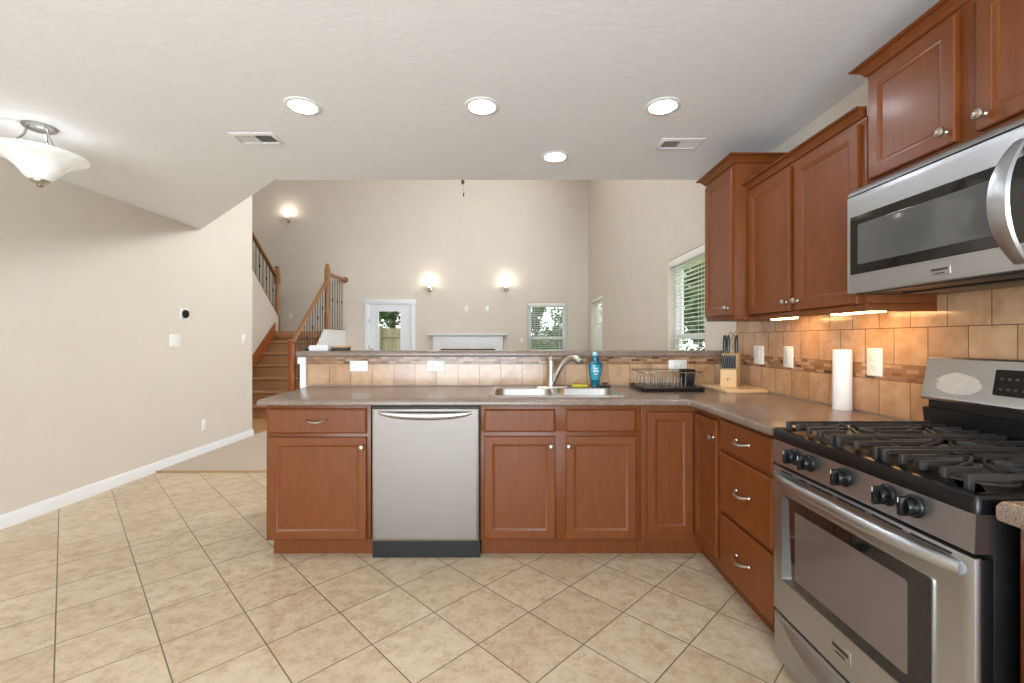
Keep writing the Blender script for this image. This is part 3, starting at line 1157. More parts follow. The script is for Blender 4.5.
def on_bg(yv, s, d=0.0):
    """a point on the sloping face of the backguard: s runs from 0 (bottom) to 1 (top)"""
    return (1.578 + 0.022 * s - d, yv, 1.046 + 0.134 * s + d * 0.16)


mb = MB()
dsp = rrect(1.215, 1.475, 0.16, 0.80, 0.02, 3)
sc = [(p[0], (p[1] - 0.16) / 0.64) for p in rrect(1.215, 1.475, 0.16, 0.80, 0.02, 3)]
mb.rings([[on_bg(p[0], p[1], d) for p in rrect(1.215, 1.475, 0.17, 0.80, 0.018, 3)] for d in (-0.004, 0.0015)])
ds = mb.build('display', M['black_gloss'], bg)
for yv in (1.452, 1.430, 1.408, 1.386):
    for s in (0.33, 0.58):
        mb = MB()
        mb.rings([[on_bg(yv + 0.006 * math.cos(a), s + 0.035 * math.sin(a), d) for a in [2 * PI * j / 8 for j in range(8)]] for d in (0.001, 0.0022)])
        mb.build('button', M['burner'], ds)
mb = MB()
rr = random.Random(3)
patch = []
for k in range(64):
    a = 2 * PI * k / 64
    j = 1 + rr.uniform(-0.22, 0.12) * abs(math.cos(a))
    yy = 1.596 + 0.084 * math.cos(a) * j * (1.0 if math.sin(a) > -0.3 else 0.86)
    ss = 0.24 + (0.40 if math.sin(a) > 0 else 0.17) * math.sin(a) * (1 + rr.uniform(-0.06, 0.06))
    patch.append((yy, ss))
mb.levels(patch, [(-0.001, 0.0), (0.0006, 0.0)], fmap=lambda u, v, w: on_bg(u, v, w))
mb.build('worn_patch', M['worn'], bg)
# burners
BUR = [(1.175, 1.56, 0.042), (1.43, 1.56, 0.036), (1.175, 1.13, 0.050), (1.43, 1.13, 0.040), (1.30, 1.347, 0.042)]
for x, y, r in BUR:
    mb = MB()
    mb.lathe([(r * 1.5, 0.0), (r * 1.45, 0.004), (r * 1.1, 0.006), (r * 1.05, 0.016), (r * 0.9, 0.018)], (x, y, 0.904), seg=24)
    bb = mb.build('burner', M['burner'], ct)
    mb = MB()
    mb.lathe([(r * 0.98, 0.018), (r * 1.02, 0.021), (r * 0.98, 0.026), (r * 0.6, 0.029), (0.002, 0.029)], (x, y, 0.904), seg=24)
    mb.build('burner_cap', M['iron'], bb)


def bar(mb, p, q, w=0.010, h=0.012):
    """cast bar from p to q with a slightly tapered top"""
    p, q = Vector(p), Vector(q)
    d = (q - p)
    d.z = 0
    d.normalize()
    n = Vector((-d.y, d.x, 0))
    rs = []
    for c in (p, q):
        rs.append([c - n * w / 2 - Vector((0, 0, h)), c + n * w / 2 - Vector((0, 0, h)), c + n * w * 0.36, c - n * w * 0.36])
    mb.rings(rs)


def grate(y0, y1, centres):
    x0, x1, z = 1.030, 1.565, 0.946
    mb = MB()
    zf = z - 0.006
    ym = (y0 + y1) / 2
    xm = (x0 + x1) / 2
    n = 5 if len(centres) > 1 else 3
    ys = [y0 + 0.012 + (y1 - y0 - 0.024) * k / (n - 1) for k in range(n)]
    for k, y in enumerate(ys):
        spans = [(x0, x1)] if k in (0, n - 1) else []
        if not spans:
            cut = sorted(cx for cx, cy in centres)
            if k % 2 == 0 or n == 3:
                edges = [x0] + [e for cx in cut for e in (cx - 0.036, cx + 0.036)] + [x1]
            else:
                edges = [x0] + [e for cx in cut for e in (cx - 0.052, cx + 0.052)] + [x1]
            spans = list(zip(edges[::2], edges[1::2]))
        for a, b in spans:
            bar(mb, (a, y, z), (b, y, z), 0.010, 0.013)
        for x in (x0 + 0.007, x1 - 0.007):
            mb.box(x - 0.008, x + 0.008, y - 0.006, y + 0.006, 0.9045 if k in (0, n - 1) else 0.922, z - 0.001, 0.002)
    for x in (x0 + 0.10, xm, x1 - 0.10):
        near = [c for c in centres if abs(c[0] - x) < 0.06]
        if not near:
            bar(mb, (x, ys[0], zf), (x, ys[-1], zf), 0.009, 0.012)
    for cx, cy in centres:
        for a in range(8):
            an = a * PI / 4 + PI / 8
            dx, dy = math.cos(an), math.sin(an)
            L = min(0.125, (y1 - y0 - 0.03) / 2 / max(abs(dy), 1e-3))
            p_in = (cx + dx * 0.030, cy + dy * 0.030)
            p_o = (cx + dx * L, cy + dy * L)
            if abs(p_o[0] - xm) > (x1 - x0) / 2:
                continue
            bar(mb, (*p_in, z + 0.003), (*p_o, zf), 0.008, 0.012)
    return mb


for y0, y1, cs in ((1.437, 1.690, [(1.175, 1.56), (1.43, 1.56)]), (1.262, 1.433, [(1.30, 1.347)]), (1.004, 1.258, [(1.175, 1.13), (1.43, 1.13)])):
    g = grate(y0, y1, cs).build('burner_grate', M['iron'], None, ((1.045 + 1.56) / 2, (y0 + y1) / 2, 0.9045))
    tag(g, {1.437: 'cast iron grate over the two burners on the far left of the stove',
            1.262: 'narrow cast iron grate in the middle of the stove',
            1.004: 'cast iron grate over the two nearest burners, right side of the stove'}[y0], 'grate', 'cast iron grates on the stove')

# ------------------------------------------------------------------ microwave
MX = 1.290
t = thing('microwave', 'stainless steel over-the-range microwave with a curved handle above the stove', 'microwave', (1.47, 1.346, 1.42))
MB().box(1.325, 1.646, RY0, RY1, 1.432, 1.822, 0.003).build('body', M['steel_y'], t)
mb = MB()
mb.prism([(1.330, 1.798), (MX + 0.004, 1.798), (MX + 0.010, 1.812), (1.312, 1.823), (1.330, 1.823)], RY0, RY1, fmap=lambda u, v, w: (u, w, v))
mb.build('vent_grille', M['steel_y'], t)
mb = MB()
mb.panel(faceX(MX), RY0 + 0.001, RY1, 1.426, 1.794, [(0, 0.034), (0, 0.006), (0.003, 0.001), (0.007, 0.0), (0.02, 0.0)])
md = mb.build('door', M['steel_y'], t)
fM = lambda u, v, w: (MX - 0.0025 + w, u, v)
mb = MB()
mb.levels(rrect(1.115, 1.706, 1.496, 1.714, 0.004, 2), [(0.004, 0.0), (0.001, 0.0), (0.0, 0.001)], fmap=fM)
mg = mb.build('door_glass', M['oven_glass'], md)
mb = MB()
mb.levels(rrect(1.185, 1.668, 1.530, 1.680, 0.008, 3), [(0.003, 0.0), (-0.0006, 0.0), (-0.0008, 0.001)], fmap=fM)
mb.build('window', M['micro_inner'], mg)
mb = MB()
mb.levels(rrect(0.985, 1.098, 1.445, 1.775, 0.004, 2), [(0.004, 0.0), (0.001, 0.0), (0.0, 0.001)], fmap=fM)
mb.build('control_panel', M['black_gloss'], t)
mb = MB()
rs = []
for k in range(25):
    s = -1 + 2 * k / 24
    z = 1.600 + s * 0.157
    xo = MX - 0.004 - 0.062 * (1 - abs(s) ** 2.2)
    hw = 0.027 * (1 - 0.35 * s * s)
    yc = 1.132
    tk = 0.011
    rs.append([(xo + 0.004, yc - hw, z), (xo - tk * 0.2, yc - hw * 0.8, z), (xo - tk * 0.5, yc, z), (xo - tk * 0.2, yc + hw * 0.8, z), (xo + 0.004, yc + hw, z), (xo + tk, yc + hw * 0.7, z), (xo + tk, yc - hw * 0.7, z)])
mb.rings(rs)
mb.build('handle', M['steel_y'], md)
badge(md, MX, 1.350, 1.459, 0.066, 0.028)
mb = MB()
mb.box(1.300, 1.62, RY0 + 0.02, RY1 - 0.03, 1.421, 1.433, 0.003)
mb.box(1.400, 1.56, RY0 + 0.10, RY1 - 0.12, 1.414, 1.423, 0.003)
mb.build('underside', M['black'], t)

# ------------------------------------------------------------------ lit ceiling fixtures
def recessed(loc, label, first=[None]):
    if first[0] is None:
        t = thing('recessed_light', label, 'ceiling light', (0, 0, 0), 0, 'recessed kitchen ceiling lights')
        mb = MB()
        mb.rings([[(r * math.cos(2 * PI * k / 32), r * math.sin(2 * PI * k / 32), z) for k in range(32)] for r, z in
                  ((0.090, 0.0), (0.090, -0.003), (0.081, -0.007), (0.068, -0.006), (0.067, -0.001), (0.067, 0.0))], closed=True)
        mb.build('trim_ring', M['white'], t)
        mb = MB()
        mb.lathe([(0.0675, -0.001), (0.0675, -0.004), (0.055, -0.0055), (0.002, -0.006)], (0, 0, 0), seg=32)
        mb.build('lens', M['lens'], t)
        first[0] = t
        t.location = loc
        return t
    return copy_tree(first[0], loc, None, label)


recessed((-1.073, 2.297, HC), 'lit recessed ceiling light on the left, nearest the hanging glass bowl')
recessed((-0.154, 2.300, HC), 'lit recessed ceiling light in the middle of the front row of three')
recessed((0.774, 2.300, HC), 'lit recessed ceiling light near the ceiling vent by the wall cabinets')
recessed((0.281, 2.930, HC), 'lit recessed ceiling light alone over the sink, farthest back')


def vent(loc, label, first=[None]):
    if first[0] is None:
        t = thing('ceiling_vent', label, 'air vent', (0, 0, 0), 0, 'ceiling vents')
        ou = [(-0.130, -0.070), (0.130, -0.070), (0.130, 0.070), (-0.130, 0.070)]
        mb = MB()
        inn = [(-0.112, -0.052), (0.112, -0.052), (0.112, 0.052), (-0.112, 0.052)]
        mb.rings([[(p[0], p[1], z) for p in q] for q, z in ((ou, 0.0), (ou, -0.003), (inn, -0.010), (inn, 0.0))], closed=True)
        mb.box(-0.004, 0.004, -0.0515, 0.0515, -0.0095, -0.0005)
        mb.build('frame', M['white'], t)
        for sd in (-1, 1):
            mb = MB()
            for k in range(8):
                x = sd * (0.011 + k * 0.0132)
                mb.rings([[(x - sd * 0.005, y, -0.001), (x + sd * 0.005, y, -0.009), (x + sd * 0.006, y, -0.0085), (x - sd * 0.004, y, -0.0005)] for y in (-0.0515, 0.0515)])
            mb.build('louvers', M['white'], t)
        MB().box(-0.112, 0.112, -0.052, 0.052, -0.0008, -0.0003).build('duct_opening', M['duct'], t)
        first[0] = t
        t.location = loc
        return t
    return copy_tree(first[0], loc, None, label)


vent((1.023, 2.735, HC), 'white ceiling vent near the wall cabinets on the right')
vent((-1.515, 2.66, HC), 'white ceiling vent on the left side, near the glass bowl light')

LX, LY = -2.655, 2.52
t = thing('semi_flush_light', 'lit flared alabaster glass bowl light hanging from the left side of the ceiling', 'ceiling light', (LX, LY, HC))
mb = MB()
mb.lathe([(0.076, 0.0), (0.076, -0.006), (0.068, -0.016), (0.05, -0.022), (0.02, -0.026), (0.002, -0.026)], (LX, LY, HC), seg=36)
mb.build('canopy', M['chrome'], t)
for k in range(3):
    a = PI / 2 + 0.35 + k * 2 * PI / 3
    ca, sa = math.cos(a), math.sin(a)
    mb = MB()
    mb.tube([(LX + ca * 0.05, LY + sa * 0.05, HC - 0.018), (LX + ca * 0.06, LY + sa * 0.06, HC - 0.06), (LX + ca * 0.10, LY + sa * 0.10, HC - 0.12), (LX + ca * 0.150, LY + sa * 0.150, HC - 0.165)], 0.006, 8)
    mb.build('arm', M['chrome'], t)
ZR = 2.290
prof = [(0.203, ZR + 0.004), (0.207, ZR - 0.004), (0.200, ZR - 0.013), (0.180, ZR - 0.022), (0.152, ZR - 0.034), (0.124, ZR - 0.052), (0.098, ZR - 0.078), (0.077, ZR - 0.106), (0.058, ZR - 0.130), (0.038, ZR - 0.142), (0.015, ZR - 0.146)]
inner = [(r - 0.006 if r > 0.03 else r, z + 0.006) for r, z in reversed(prof)]
mb = MB()
mb.lathe([(r, z) for r, z in prof + inner], (LX, LY, 0), seg=48)
mb.build('shade', M['alabaster'], t)
mb = MB()
mb.lathe([(0.030, 2.152), (0.042, 2.146), (0.040, 2.138), (0.024, 2.130), (0.012, 2.126), (0.012, 2.120), (0.016, 2.115), (0.010, 2.108), (0.002, 2.106)], (LX, LY, 0), seg=24)
mb.build('finial', M['nickel'], t)
ld = bpy.data.lights.new('bowl_bulb', 'POINT')
ld.energy = 4.5
ld.color = (1.0, 0.95, 0.88)
ld.shadow_soft_size = 0.05
lo = bpy.data.objects.new('bowl_bulb', ld)
lo.location = (0, 0, -0.165)
lo.parent = t
COL.objects.link(lo)

# under-cabinet strips
for y0, y1, lab in ((1.81, 2.09, 'lit warm under-cabinet light bar nearer the stove'), (2.37, 2.57, 'lit warm under-cabinet light bar nearer the corner')):
    t = thing('under_cabinet_light', lab, 'light', (1.50, (y0 + y1) / 2, 1.392), 0, 'under cabinet lights')
    MB().box(1.478, 1.522, y0, y1, 1.372, 1.392, 0.003).build('housing', M['white'], t)
    MB().box(1.481, 1.519, y0 + 0.006, y1 - 0.006, 1.364, 1.373, 0.002).build('tube', M['strip'], t)


def sconce(x, z, label, first=[None]):
    loc = (x, YB, z)
    if first[0] is not None:
        return copy_tree(first[0], loc, None, label)
    t = thing('wall_sconce', label, 'wall lamp', (0, 0, 0), 0, 'wall sconces')
    mb = MB()
    mb.lathe([(0.055, 0.0), (0.055, 0.008), (0.045, 0.016), (0.012, 0.022)], (0, 0, -0.02), (0, -1, 0), 24)
    mb.build('backplate', M['nickel'], t)
    mb = MB()
    mb.tube([(0, -0.02, -0.02), (0, -0.06, -0.055), (0, -0.10, -0.06), (0, -0.115, -0.02)], 0.008, 10)
    mb.lathe([(0.012, -0.03), (0.034, -0.012), (0.036, 0.006), (0.030, 0.010)], (0, -0.115, 0.0), seg=20)
    mb.lathe([(0.002, -0.19), (0.007, -0.18), (0.005, -0.16), (0.004, -0.05)], (0, -0.075, 0.0), seg=10)
    mb.build('arm', M['nickel'], t)
    mb = MB()
    p1 = [(0.030, 0.006), (0.042, 0.025), (0.050, 0.05), (0.066, 0.08), (0.080, 0.095)]
    mb.lathe(p1 + [(r - 0.004, h + 0.002) for r, h in reversed(p1)], (0, -0.115, 0.0), seg=28)
    mb.build('glass_shade', M['sconce_glass'], t)
    d = bpy.data.lights.new('sconce_bulb', 'POINT')
    d.energy = 2.4
    d.color = (1.0, 0.93, 0.82)
    d.shadow_soft_size = 0.04
    o = bpy.data.objects.new('sconce_bulb', d)
    o.location = (0, -0.15, 0.15)
    o.parent = t
    COL.objects.link(o)
    first[0] = t
    t.location = loc
    return t


sconce(-1.775, 2.36, 'lit wall sconce on the far wall, above the left end of the mantel')
sconce(-0.12, 2.36, 'lit wall sconce on the far wall, above the right end of the mantel')
sconce(-4.83, 3.86, 'lit wall sconce high above the stairs on the far wall')

# ------------------------------------------------------------------ wall plates
def plate(name, kind, loc, rz, label, cat, group, w=0.074, h=0.118, gangs=1, horizontal=False):
    t = thing(name, label, cat, (0, 0, 0), 0, group)
    if horizontal:
        w, h = h, w
    mb = MB()
    mb.levels(rrect(-w / 2, w / 2, -h / 2, h / 2, 0.005, 3), [(0.0, 0.0), (0.004, 0.0), (0.006, 0.003)], fmap=lambda u, v, d: (u, -d, v))
    mb.build('cover_plate', M['plate'], t)
    if kind == 'outlet':
        for s in (-1, 1):
            mb = MB()
            cu, cv = (s * 0.020, 0) if horizontal else (0, s * 0.020)
            mb.lathe([(0.0165, 0.0055), (0.0165, 0.0075), (0.0155, 0.008), (0.002, 0.008)], (cu, 0, cv), (0, -1, 0), 20)
            rc = mb.build('receptacle', M['plate'], t)
            mb = MB()
            for e in (-1, 1):
                if horizontal:
                    mb.box(cu - 0.002, cu + 0.006, -0.0084, -0.0076, cv + e * 0.006 - 0.001, cv + e * 0.006 + 0.001)
                else:
                    mb.box(cu + e * 0.006 - 0.001, cu + e * 0.006 + 0.001, -0.0084, -0.0076, cv - 0.002, cv + 0.006)
            mb.build('slots', M['black'], rc)
    elif kind == 'switch':
        for g in range(gangs):
            cu = (g - (gangs - 1) / 2) * 0.046
            mb = MB()
            mb.box(cu - 0.005, cu + 0.005, -0.016, -0.004, -0.004, 0.010, 0.002)
            mb.build('toggle', M['plate'], t)
    elif kind == 'rocker':
        mb = MB()
        mb.levels(rrect(-0.017, 0.017, -0.033, 0.033, 0.003, 2), [(0.004, 0.0), (0.009, 0.001)], fmap=lambda u, v, d: (u, -d, v))
        mb.build('rocker', M['plate'], t)
    t.location = loc
    t.rotation_euler = (0, 0, rz)
    return t


RW, LW = PI / -2, PI / 2      # plates face -X on the right wall, +X on the left wall
XT = XR - 0.008
g1 = 'plates on the tiled right wall'
plate('light_switch', 'rocker', (XT, 2.977, 1.150), RW, 'white rocker switch on the tiled wall, next to the knife block', 'switch', g1, 0.118, 0.122)
plate('power_outlet', 'outlet', (XT, 2.659, 1.150), RW, 'white outlet on the tiled wall, between the rocker switch and the paper towel roll', 'outlet', g1, 0.090, 0.126)
plate('power_outlet', 'outlet', (XT, 2.027, 1.150), RW, 'white outlet on the tiled wall between the paper towel roll and the stove', 'outlet', g1, 0.084, 0.126)
g2 = 'outlets in the bar backsplash'
plate('power_outlet', 'outlet', (-1.120, YS, 1.059), 0, 'sideways white outlet at the left end of the bar backsplash', 'outlet', g2, 0.078, 0.132, 1, True)
plate('power_outlet', 'outlet', (-0.556, YS, 1.059), 0, 'sideways white outlet in the bar backsplash above the dishwasher', 'outlet', g2, 0.078, 0.132, 1, True)
plate('power_outlet', 'outlet', (1.212, YS, 1.065), 0, 'sideways white outlet in the bar backsplash behind the dish rack', 'outlet', g2, 0.078, 0.132, 1, True)
plate('light_switch', 'switch', (XL, 4.487, 1.245), LW, 'double light switch on the left wall below the thermostat', 'switch', 'switches on the left wall', 0.15, 0.122, 2)
plate('light_switch', 'switch', (XL, 5.63, 1.262), LW, 'single light switch near the end of the left wall', 'switch', 'switches on the left wall')
plate('power_outlet', 'outlet', (XL, 4.91, 0.325), LW, 'low white outlet on the left wall above the baseboard', 'outlet', None)
plate('light_switch', 'switch', (-4.80, YB, 1.78), 0, 'white light switch on the far wall at the stair landing', 'switch', None)
plate('wall_plate', 'blank', (-0.995, YB, 1.93), 0, 'left one of two white blank wall plates above the mantel', 'wall plate', 'blank plates above the mantel')
plate('wall_plate', 'blank', (-0.545, YB, 1.93), 0, 'right one of two white blank wall plates above the mantel', 'wall plate', 'blank plates above the mantel')
plate('light_switch', 'rocker', (0.21, YB, 1.24), 0, 'white switch on the far wall just left of the far window', 'switch', None)

t = thing('thermostat', 'round black-faced thermostat on a square white plate on the left wall', 'thermostat', (0, 0, 0))
mb = MB()
mb.levels(rrect(-0.062, 0.062, -0.062, 0.062, 0.012, 4), [(0.0, 0.0), (0.006, 0.0), (0.009, 0.004)], fmap=lambda u, v, d: (u, -d, v))
mb.build('base_plate', M['plate'], t)
mb = MB()
mb.lathe([(0.041, 0.008), (0.042, 0.024), (0.040, 0.028)], (0, 0, 0), (0, -1, 0), 32)
mb.build('ring', M['black'], t)
mb = MB()
mb.lathe([(0.034, 0.027), (0.032, 0.030), (0.002, 0.031)], (0, 0, 0), (0, -1, 0), 32)
mb.build('dial_face', M['black_gloss'], t)
t.location = (XL, 4.61, 1.518)
t.rotation_euler = (0, 0, LW)

# ------------------------------------------------------------------ things on the counter
t = thing('dish_soap_bottle', 'blue dish soap bottle behind the right sink bowl', 'soap bottle', (0.585, 3.150, CTOP + 0.006))


def oval_lathe(mb, prof, cx, cy, z0, fy):
    mb.rings([[(cx + r * math.cos(2 * PI * k / 28), cy + r * fy * math.sin(2 * PI * k / 28), z0 + h) for k in range(28)] for r, h in prof])
    return mb


oval_lathe(MB(), [(0.022, 0.0), (0.028, 0.004), (0.030, 0.03), (0.037, 0.07), (0.046, 0.115), (0.049, 0.145), (0.046, 0.165), (0.032, 0.180), (0.025, 0.186)], 0.585, 3.150, CTOP + 0.006, 0.62).build('bottle', M['soap'], t)
oval_lathe(MB(), [(0.025, 0.184), (0.026, 0.195), (0.025, 0.215), (0.021, 0.222)], 0.585, 3.150, CTOP + 0.006, 0.8).build('neck_cap', M['soap'], t)
oval_lathe(MB(), [(0.018, 0.220), (0.017, 0.240), (0.012, 0.248), (0.002, 0.249)], 0.585, 3.150, CTOP + 0.006, 0.8).build('spout', M['clear_plastic'], t)
mb = MB()
rs = []
for r, h in ((0.034, 0.052), (0.0405, 0.085), (0.0455, 0.112), (0.0485, 0.140), (0.0465, 0.158)):
    rs.append([(0.585 + (r + 0.0008) * math.sin(a), 3.150 - (r + 0.0008) * 0.62 * math.cos(a), CTOP + 0.006 + h) for a in [(-0.9 + 1.8 * k / 10) for k in range(11)]]
              + [(0.585 + (r - 0.001) * math.sin(a), 3.150 - (r - 0.001) * 0.62 * math.cos(a), CTOP + 0.006 + h) for a in [(0.9 - 1.8 * k / 10) for k in range(11)]])
mb.rings(rs)
lb = mb.build('label', M['soap_label'], t)
mb = MB()
for i, (hh, w, zz) in enumerate(((0.010, 0.030, 0.132), (0.014, 0.040, 0.112), (0.008, 0.026, 0.094))):
    x0 = 0.585 - w / 2
    nl = 5
    for k in range(nl):
        xa = x0 + w * (k + 0.1) / nl
        xb = x0 + w * (k + 0.75) / nl
        xm = (xa + xb) / 2 - 0.585
        yb = 3.150 - 0.62 * math.sqrt(max(0.0462 ** 2 - xm * xm, 1e-6)) - 0.0016
        mb.box(xa, xb, yb - 0.0006, yb + 0.003, CTOP + zz, CTOP + zz + hh)
mb.build('lettering', M['paper'], lb)

t = MB()
t.levels(rrect(0.415, 0.53, 3.105, 3.165, 0.014, 4), [(CTOP + 0.0065, 0.003), (CTOP + 0.010, 0.0), (CTOP + 0.021, 0.0), (CTOP + 0.026, 0.004)])
tag(t.build('sponge', M['sponge'], None, (0.47, 3.135, CTOP + 0.0065)), 'flat yellow sponge on the sink ledge, left of the soap bottle', 'sponge')
t = thing('sink_strainer', 'dark brown sink strainer with a knob, on the sink ledge right of the soap bottle', 'strainer', (0.648, 3.12, CTOP + 0.006))
MB().lathe([(0.038, 0.0), (0.042, 0.004), (0.041, 0.009), (0.030, 0.014), (0.012, 0.016)], (0.648, 3.12, CTOP + 0.0065), seg=24).build('flange', M['rubber'], t)
MB().lathe([(0.010, 0.014), (0.010, 0.020), (0.019, 0.024), (0.019, 0.030), (0.012, 0.034), (0.002, 0.035)], (0.648, 3.12, CTOP + 0.0065), seg=20).build('knob', M['rubber'], t)

# drain tray, rack and utensil cup
TX0, TX1, TY0, TY1 = 0.840, 1.255, 2.885, 3.235
mb = MB()
tr = rrect(TX0, TX1, TY0, TY1, 0.03, 4)
mb.rings([[(p[0], p[1], z) for p in inset_poly(tr, i)] for z, i in ((CTOP, 0.010), (CTOP + 0.004, 0.004), (CTOP + 0.024, 0.0), (CTOP + 0.026, 0.003), (CTOP + 0.022, 0.008), (CTOP + 0.008, 0.016))])
for k in range(13):
    x = TX0 + 0.04 + k * (TX1 - TX0 - 0.08) / 12
    mb.box(x - 0.004, x + 0.004, TY0 + 0.03, TY1 - 0.03, CTOP + 0.006, CTOP + 0.014, 0.002)
tag(mb.build('drain_tray', M['black'], None, (1.04, 3.06, CTOP)), 'black ridged drain tray under the wire dish rack', 'drain tray')

t = thing('dish_rack', 'silver wire dish rack standing in the black drain tray', 'dish rack', (1.04, 3.06, CTOP + 0.014))
mb = MB()
rx0, rx1, ry0, ry1, rb, rt = TX0 + 0.022, TX1 - 0.022, TY0 + 0.03, TY1 - 0.03, CTOP + 0.022, CTOP + 0.125
for z, g, r in ((rt, -0.012, 0.0032), (rb, 0.006, 0.003)):
    mb.tube([(p[0], p[1], z) for p in rrect(rx0 + g, rx1 - g, ry0 + g, ry1 - g, 0.03, 4)], r, 6, closed=True)
mb.build('rim_wires', M['wire'], t)
for y in (ry0 + 0.11, ry1 - 0.07):
    for k in range(12):
        x = rx0 + 0.03 + k * (rx1 - rx0 - 0.11) / 11
        mb = MB()
        mb.tube([(x - 0.010, y, rb), (x - 0.010, y, rb + 0.055), (x - 0.006, y, rb + 0.066), (x, y, rb + 0.070), (x + 0.006, y, rb + 0.066), (x + 0.010, y, rb + 0.055), (x + 0.010, y, rb)], 0.0014, 5)
        mb.build('plate_divider', M['wire'], t)
mb = MB()
for k in range(5):
    x = rx0 + 0.02 + k * (rx1 - rx0 - 0.04) / 4
    mb.tube([(x, ry0 - 0.008, rt), (x, ry0 + 0.006, rb), (x, ry1 - 0.006, rb), (x, ry1 + 0.008, rt)], 0.002, 5)
for k in range(4):
    y = ry0 + 0.05 + k * (ry1 - ry0 - 0.1) / 3
    mb.tube([(rx0 - 0.010, y, rt), (rx0 + 0.006, y, rb), (rx1 - 0.006, y, rb), (rx1 + 0.010, y, rt)], 0.002, 5)
for y in (ry0 + 0.11, ry1 - 0.07):
    mb.tube([(rx0 + 0.006, y, rb), (rx1 - 0.006, y, rb)], 0.002, 5)
for x in (rx0 + 0.05, rx1 - 0.05):
    for y in (ry0 + 0.04, ry1 - 0.04):
        mb.tube([(x, y, rb), (x, y, CTOP + 0.0145)], 0.004, 6)
mb.build('basket_wires', M['wire'], t)

mb = MB()
cu = rrect(1.142, 1.225, 2.985, 3.075, 0.012, 3)
co = (1.1835, 3.03)


def sc_poly(f):
    return [(co[0] + (p[0] - co[0]) * f, co[1] + (p[1] - co[1]) * f) for p in cu]


mb.rings([[(p[0], p[1], z) for p in sc_poly(f)] for z, f in ((CTOP + 0.032, 0.80), (CTOP + 0.034, 0.84), (CTOP + 0.130, 1.0), (CTOP + 0.136, 1.05), (CTOP + 0.139, 1.04), (CTOP + 0.136, 0.97), (CTOP + 0.040, 0.78))])
for k in range(5):
    x = 1.156 + k * 0.0135
    mb.tube([(1.1835 + (x - 1.1835) * 0.9, 2.9935, CTOP + 0.05), (x, 2.987, CTOP + 0.122)], 0.0025, 5)
tag(mb.build('utensil_cup', M['black'], None, (1.1835, 3.03, CTOP + 0.032)), 'black plastic utensil cup in the right end of the dish rack', 'utensil cup')

# cutting board and knife block
mb = MB()
mb.levels([(1.362, 2.845), (1.44, 2.825), (1.638, 2.862), (1.638, 3.225), (1.362, 3.225)], [(CTOP, 0.003), (CTOP + 0.003, 0.0), (CTOP + 0.017, 0.0), (CTOP + 0.020, 0.003)])
tag(mb.build('cutting_board', M['birch'], None, (1.5, 3.03, CTOP)), 'light wooden cutting board lying in the counter corner under the knife block', 'cutting board')

KB = Vector((1.500, 3.075, CTOP + 0.020))
ka = -0.66
kroot = thing('knife_block', 'light wooden knife block holding black knives in the counter corner', 'knife block', KB, ka)
mb = MB()
prof = [(-0.070, 0.0), (-0.070, 0.118), (-0.038, 0.128), (-0.034, 0.215), (0.030, 0.240), (0.062, 0.225), (0.062, 0.0)]
mb.prism(prof, -0.050, 0.050, fmap=lambda u, v, w: (w, u, v))
bmesh.ops.bevel(mb.bm, geom=list(mb.bm.edges), offset=0.0015, segments=1, affect='EDGES')
kbo = mb.build('block', M['birch'], kroot, world=False)
mb = MB()
mb.tube([(-0.010, -0.0705, 0.050), (0.002, -0.0705, 0.060), (0.010, -0.0705, 0.052)], 0.0016, 5)
mb.tube([(-0.002, -0.0705, 0.058), (-0.004, -0.0705, 0.040)], 0.0016, 5)
mb.build('burnt_mark', M['rubber'], kroot, world=False)
KR = Matrix.Rotation(ka, 4, 'Z')


def block_pt(p):
    return KB + KR @ Vector(p)


def knife(p, h, w, lean, label, group, first, tall):
    """local: origin where the handle meets the block"""
    key = 'tall' if tall else 'short'
    if key not in first:
        t = thing('kitchen_knife', label, 'knife', (0, 0, 0), 0, group)
        mb = MB()
        n = 7
        rs = []
        for k in range(n + 1):
            s = k / n
            ww = w * (0.8 + 0.25 * math.sin(s * PI * 0.9)) * (0.75 if k == n else 1)
            z = h * s
            rs.append([(q[0], q[1], z) for q in rrect(-ww / 2, ww / 2, -ww * 0.75, ww * 0.75, ww * 0.3, 2)])
        mb.rings(rs)
        hd = mb.build('handle', M['black'], t, world=False)
        mb = MB()
        for s in (0.25, 0.5, 0.75):
            mb.lathe([(0.002, -w * 0.54), (0.002, w * 0.54)], (0, 0, h * s), (1, 0, 0), 8)
        mb.build('rivets', M['nickel'], hd, world=False)
        MB().box(-0.001, 0.001, -w * 0.6, w * 0.6, -h * 0.75, 0.002).build('blade', M['chrome'], t, world=False)
        first[key] = t
    else:
        t = copy_tree(first[key], None, None, label)
    t.location = block_pt(p)
    t.rotation_euler = (lean, 0, ka)
    return t


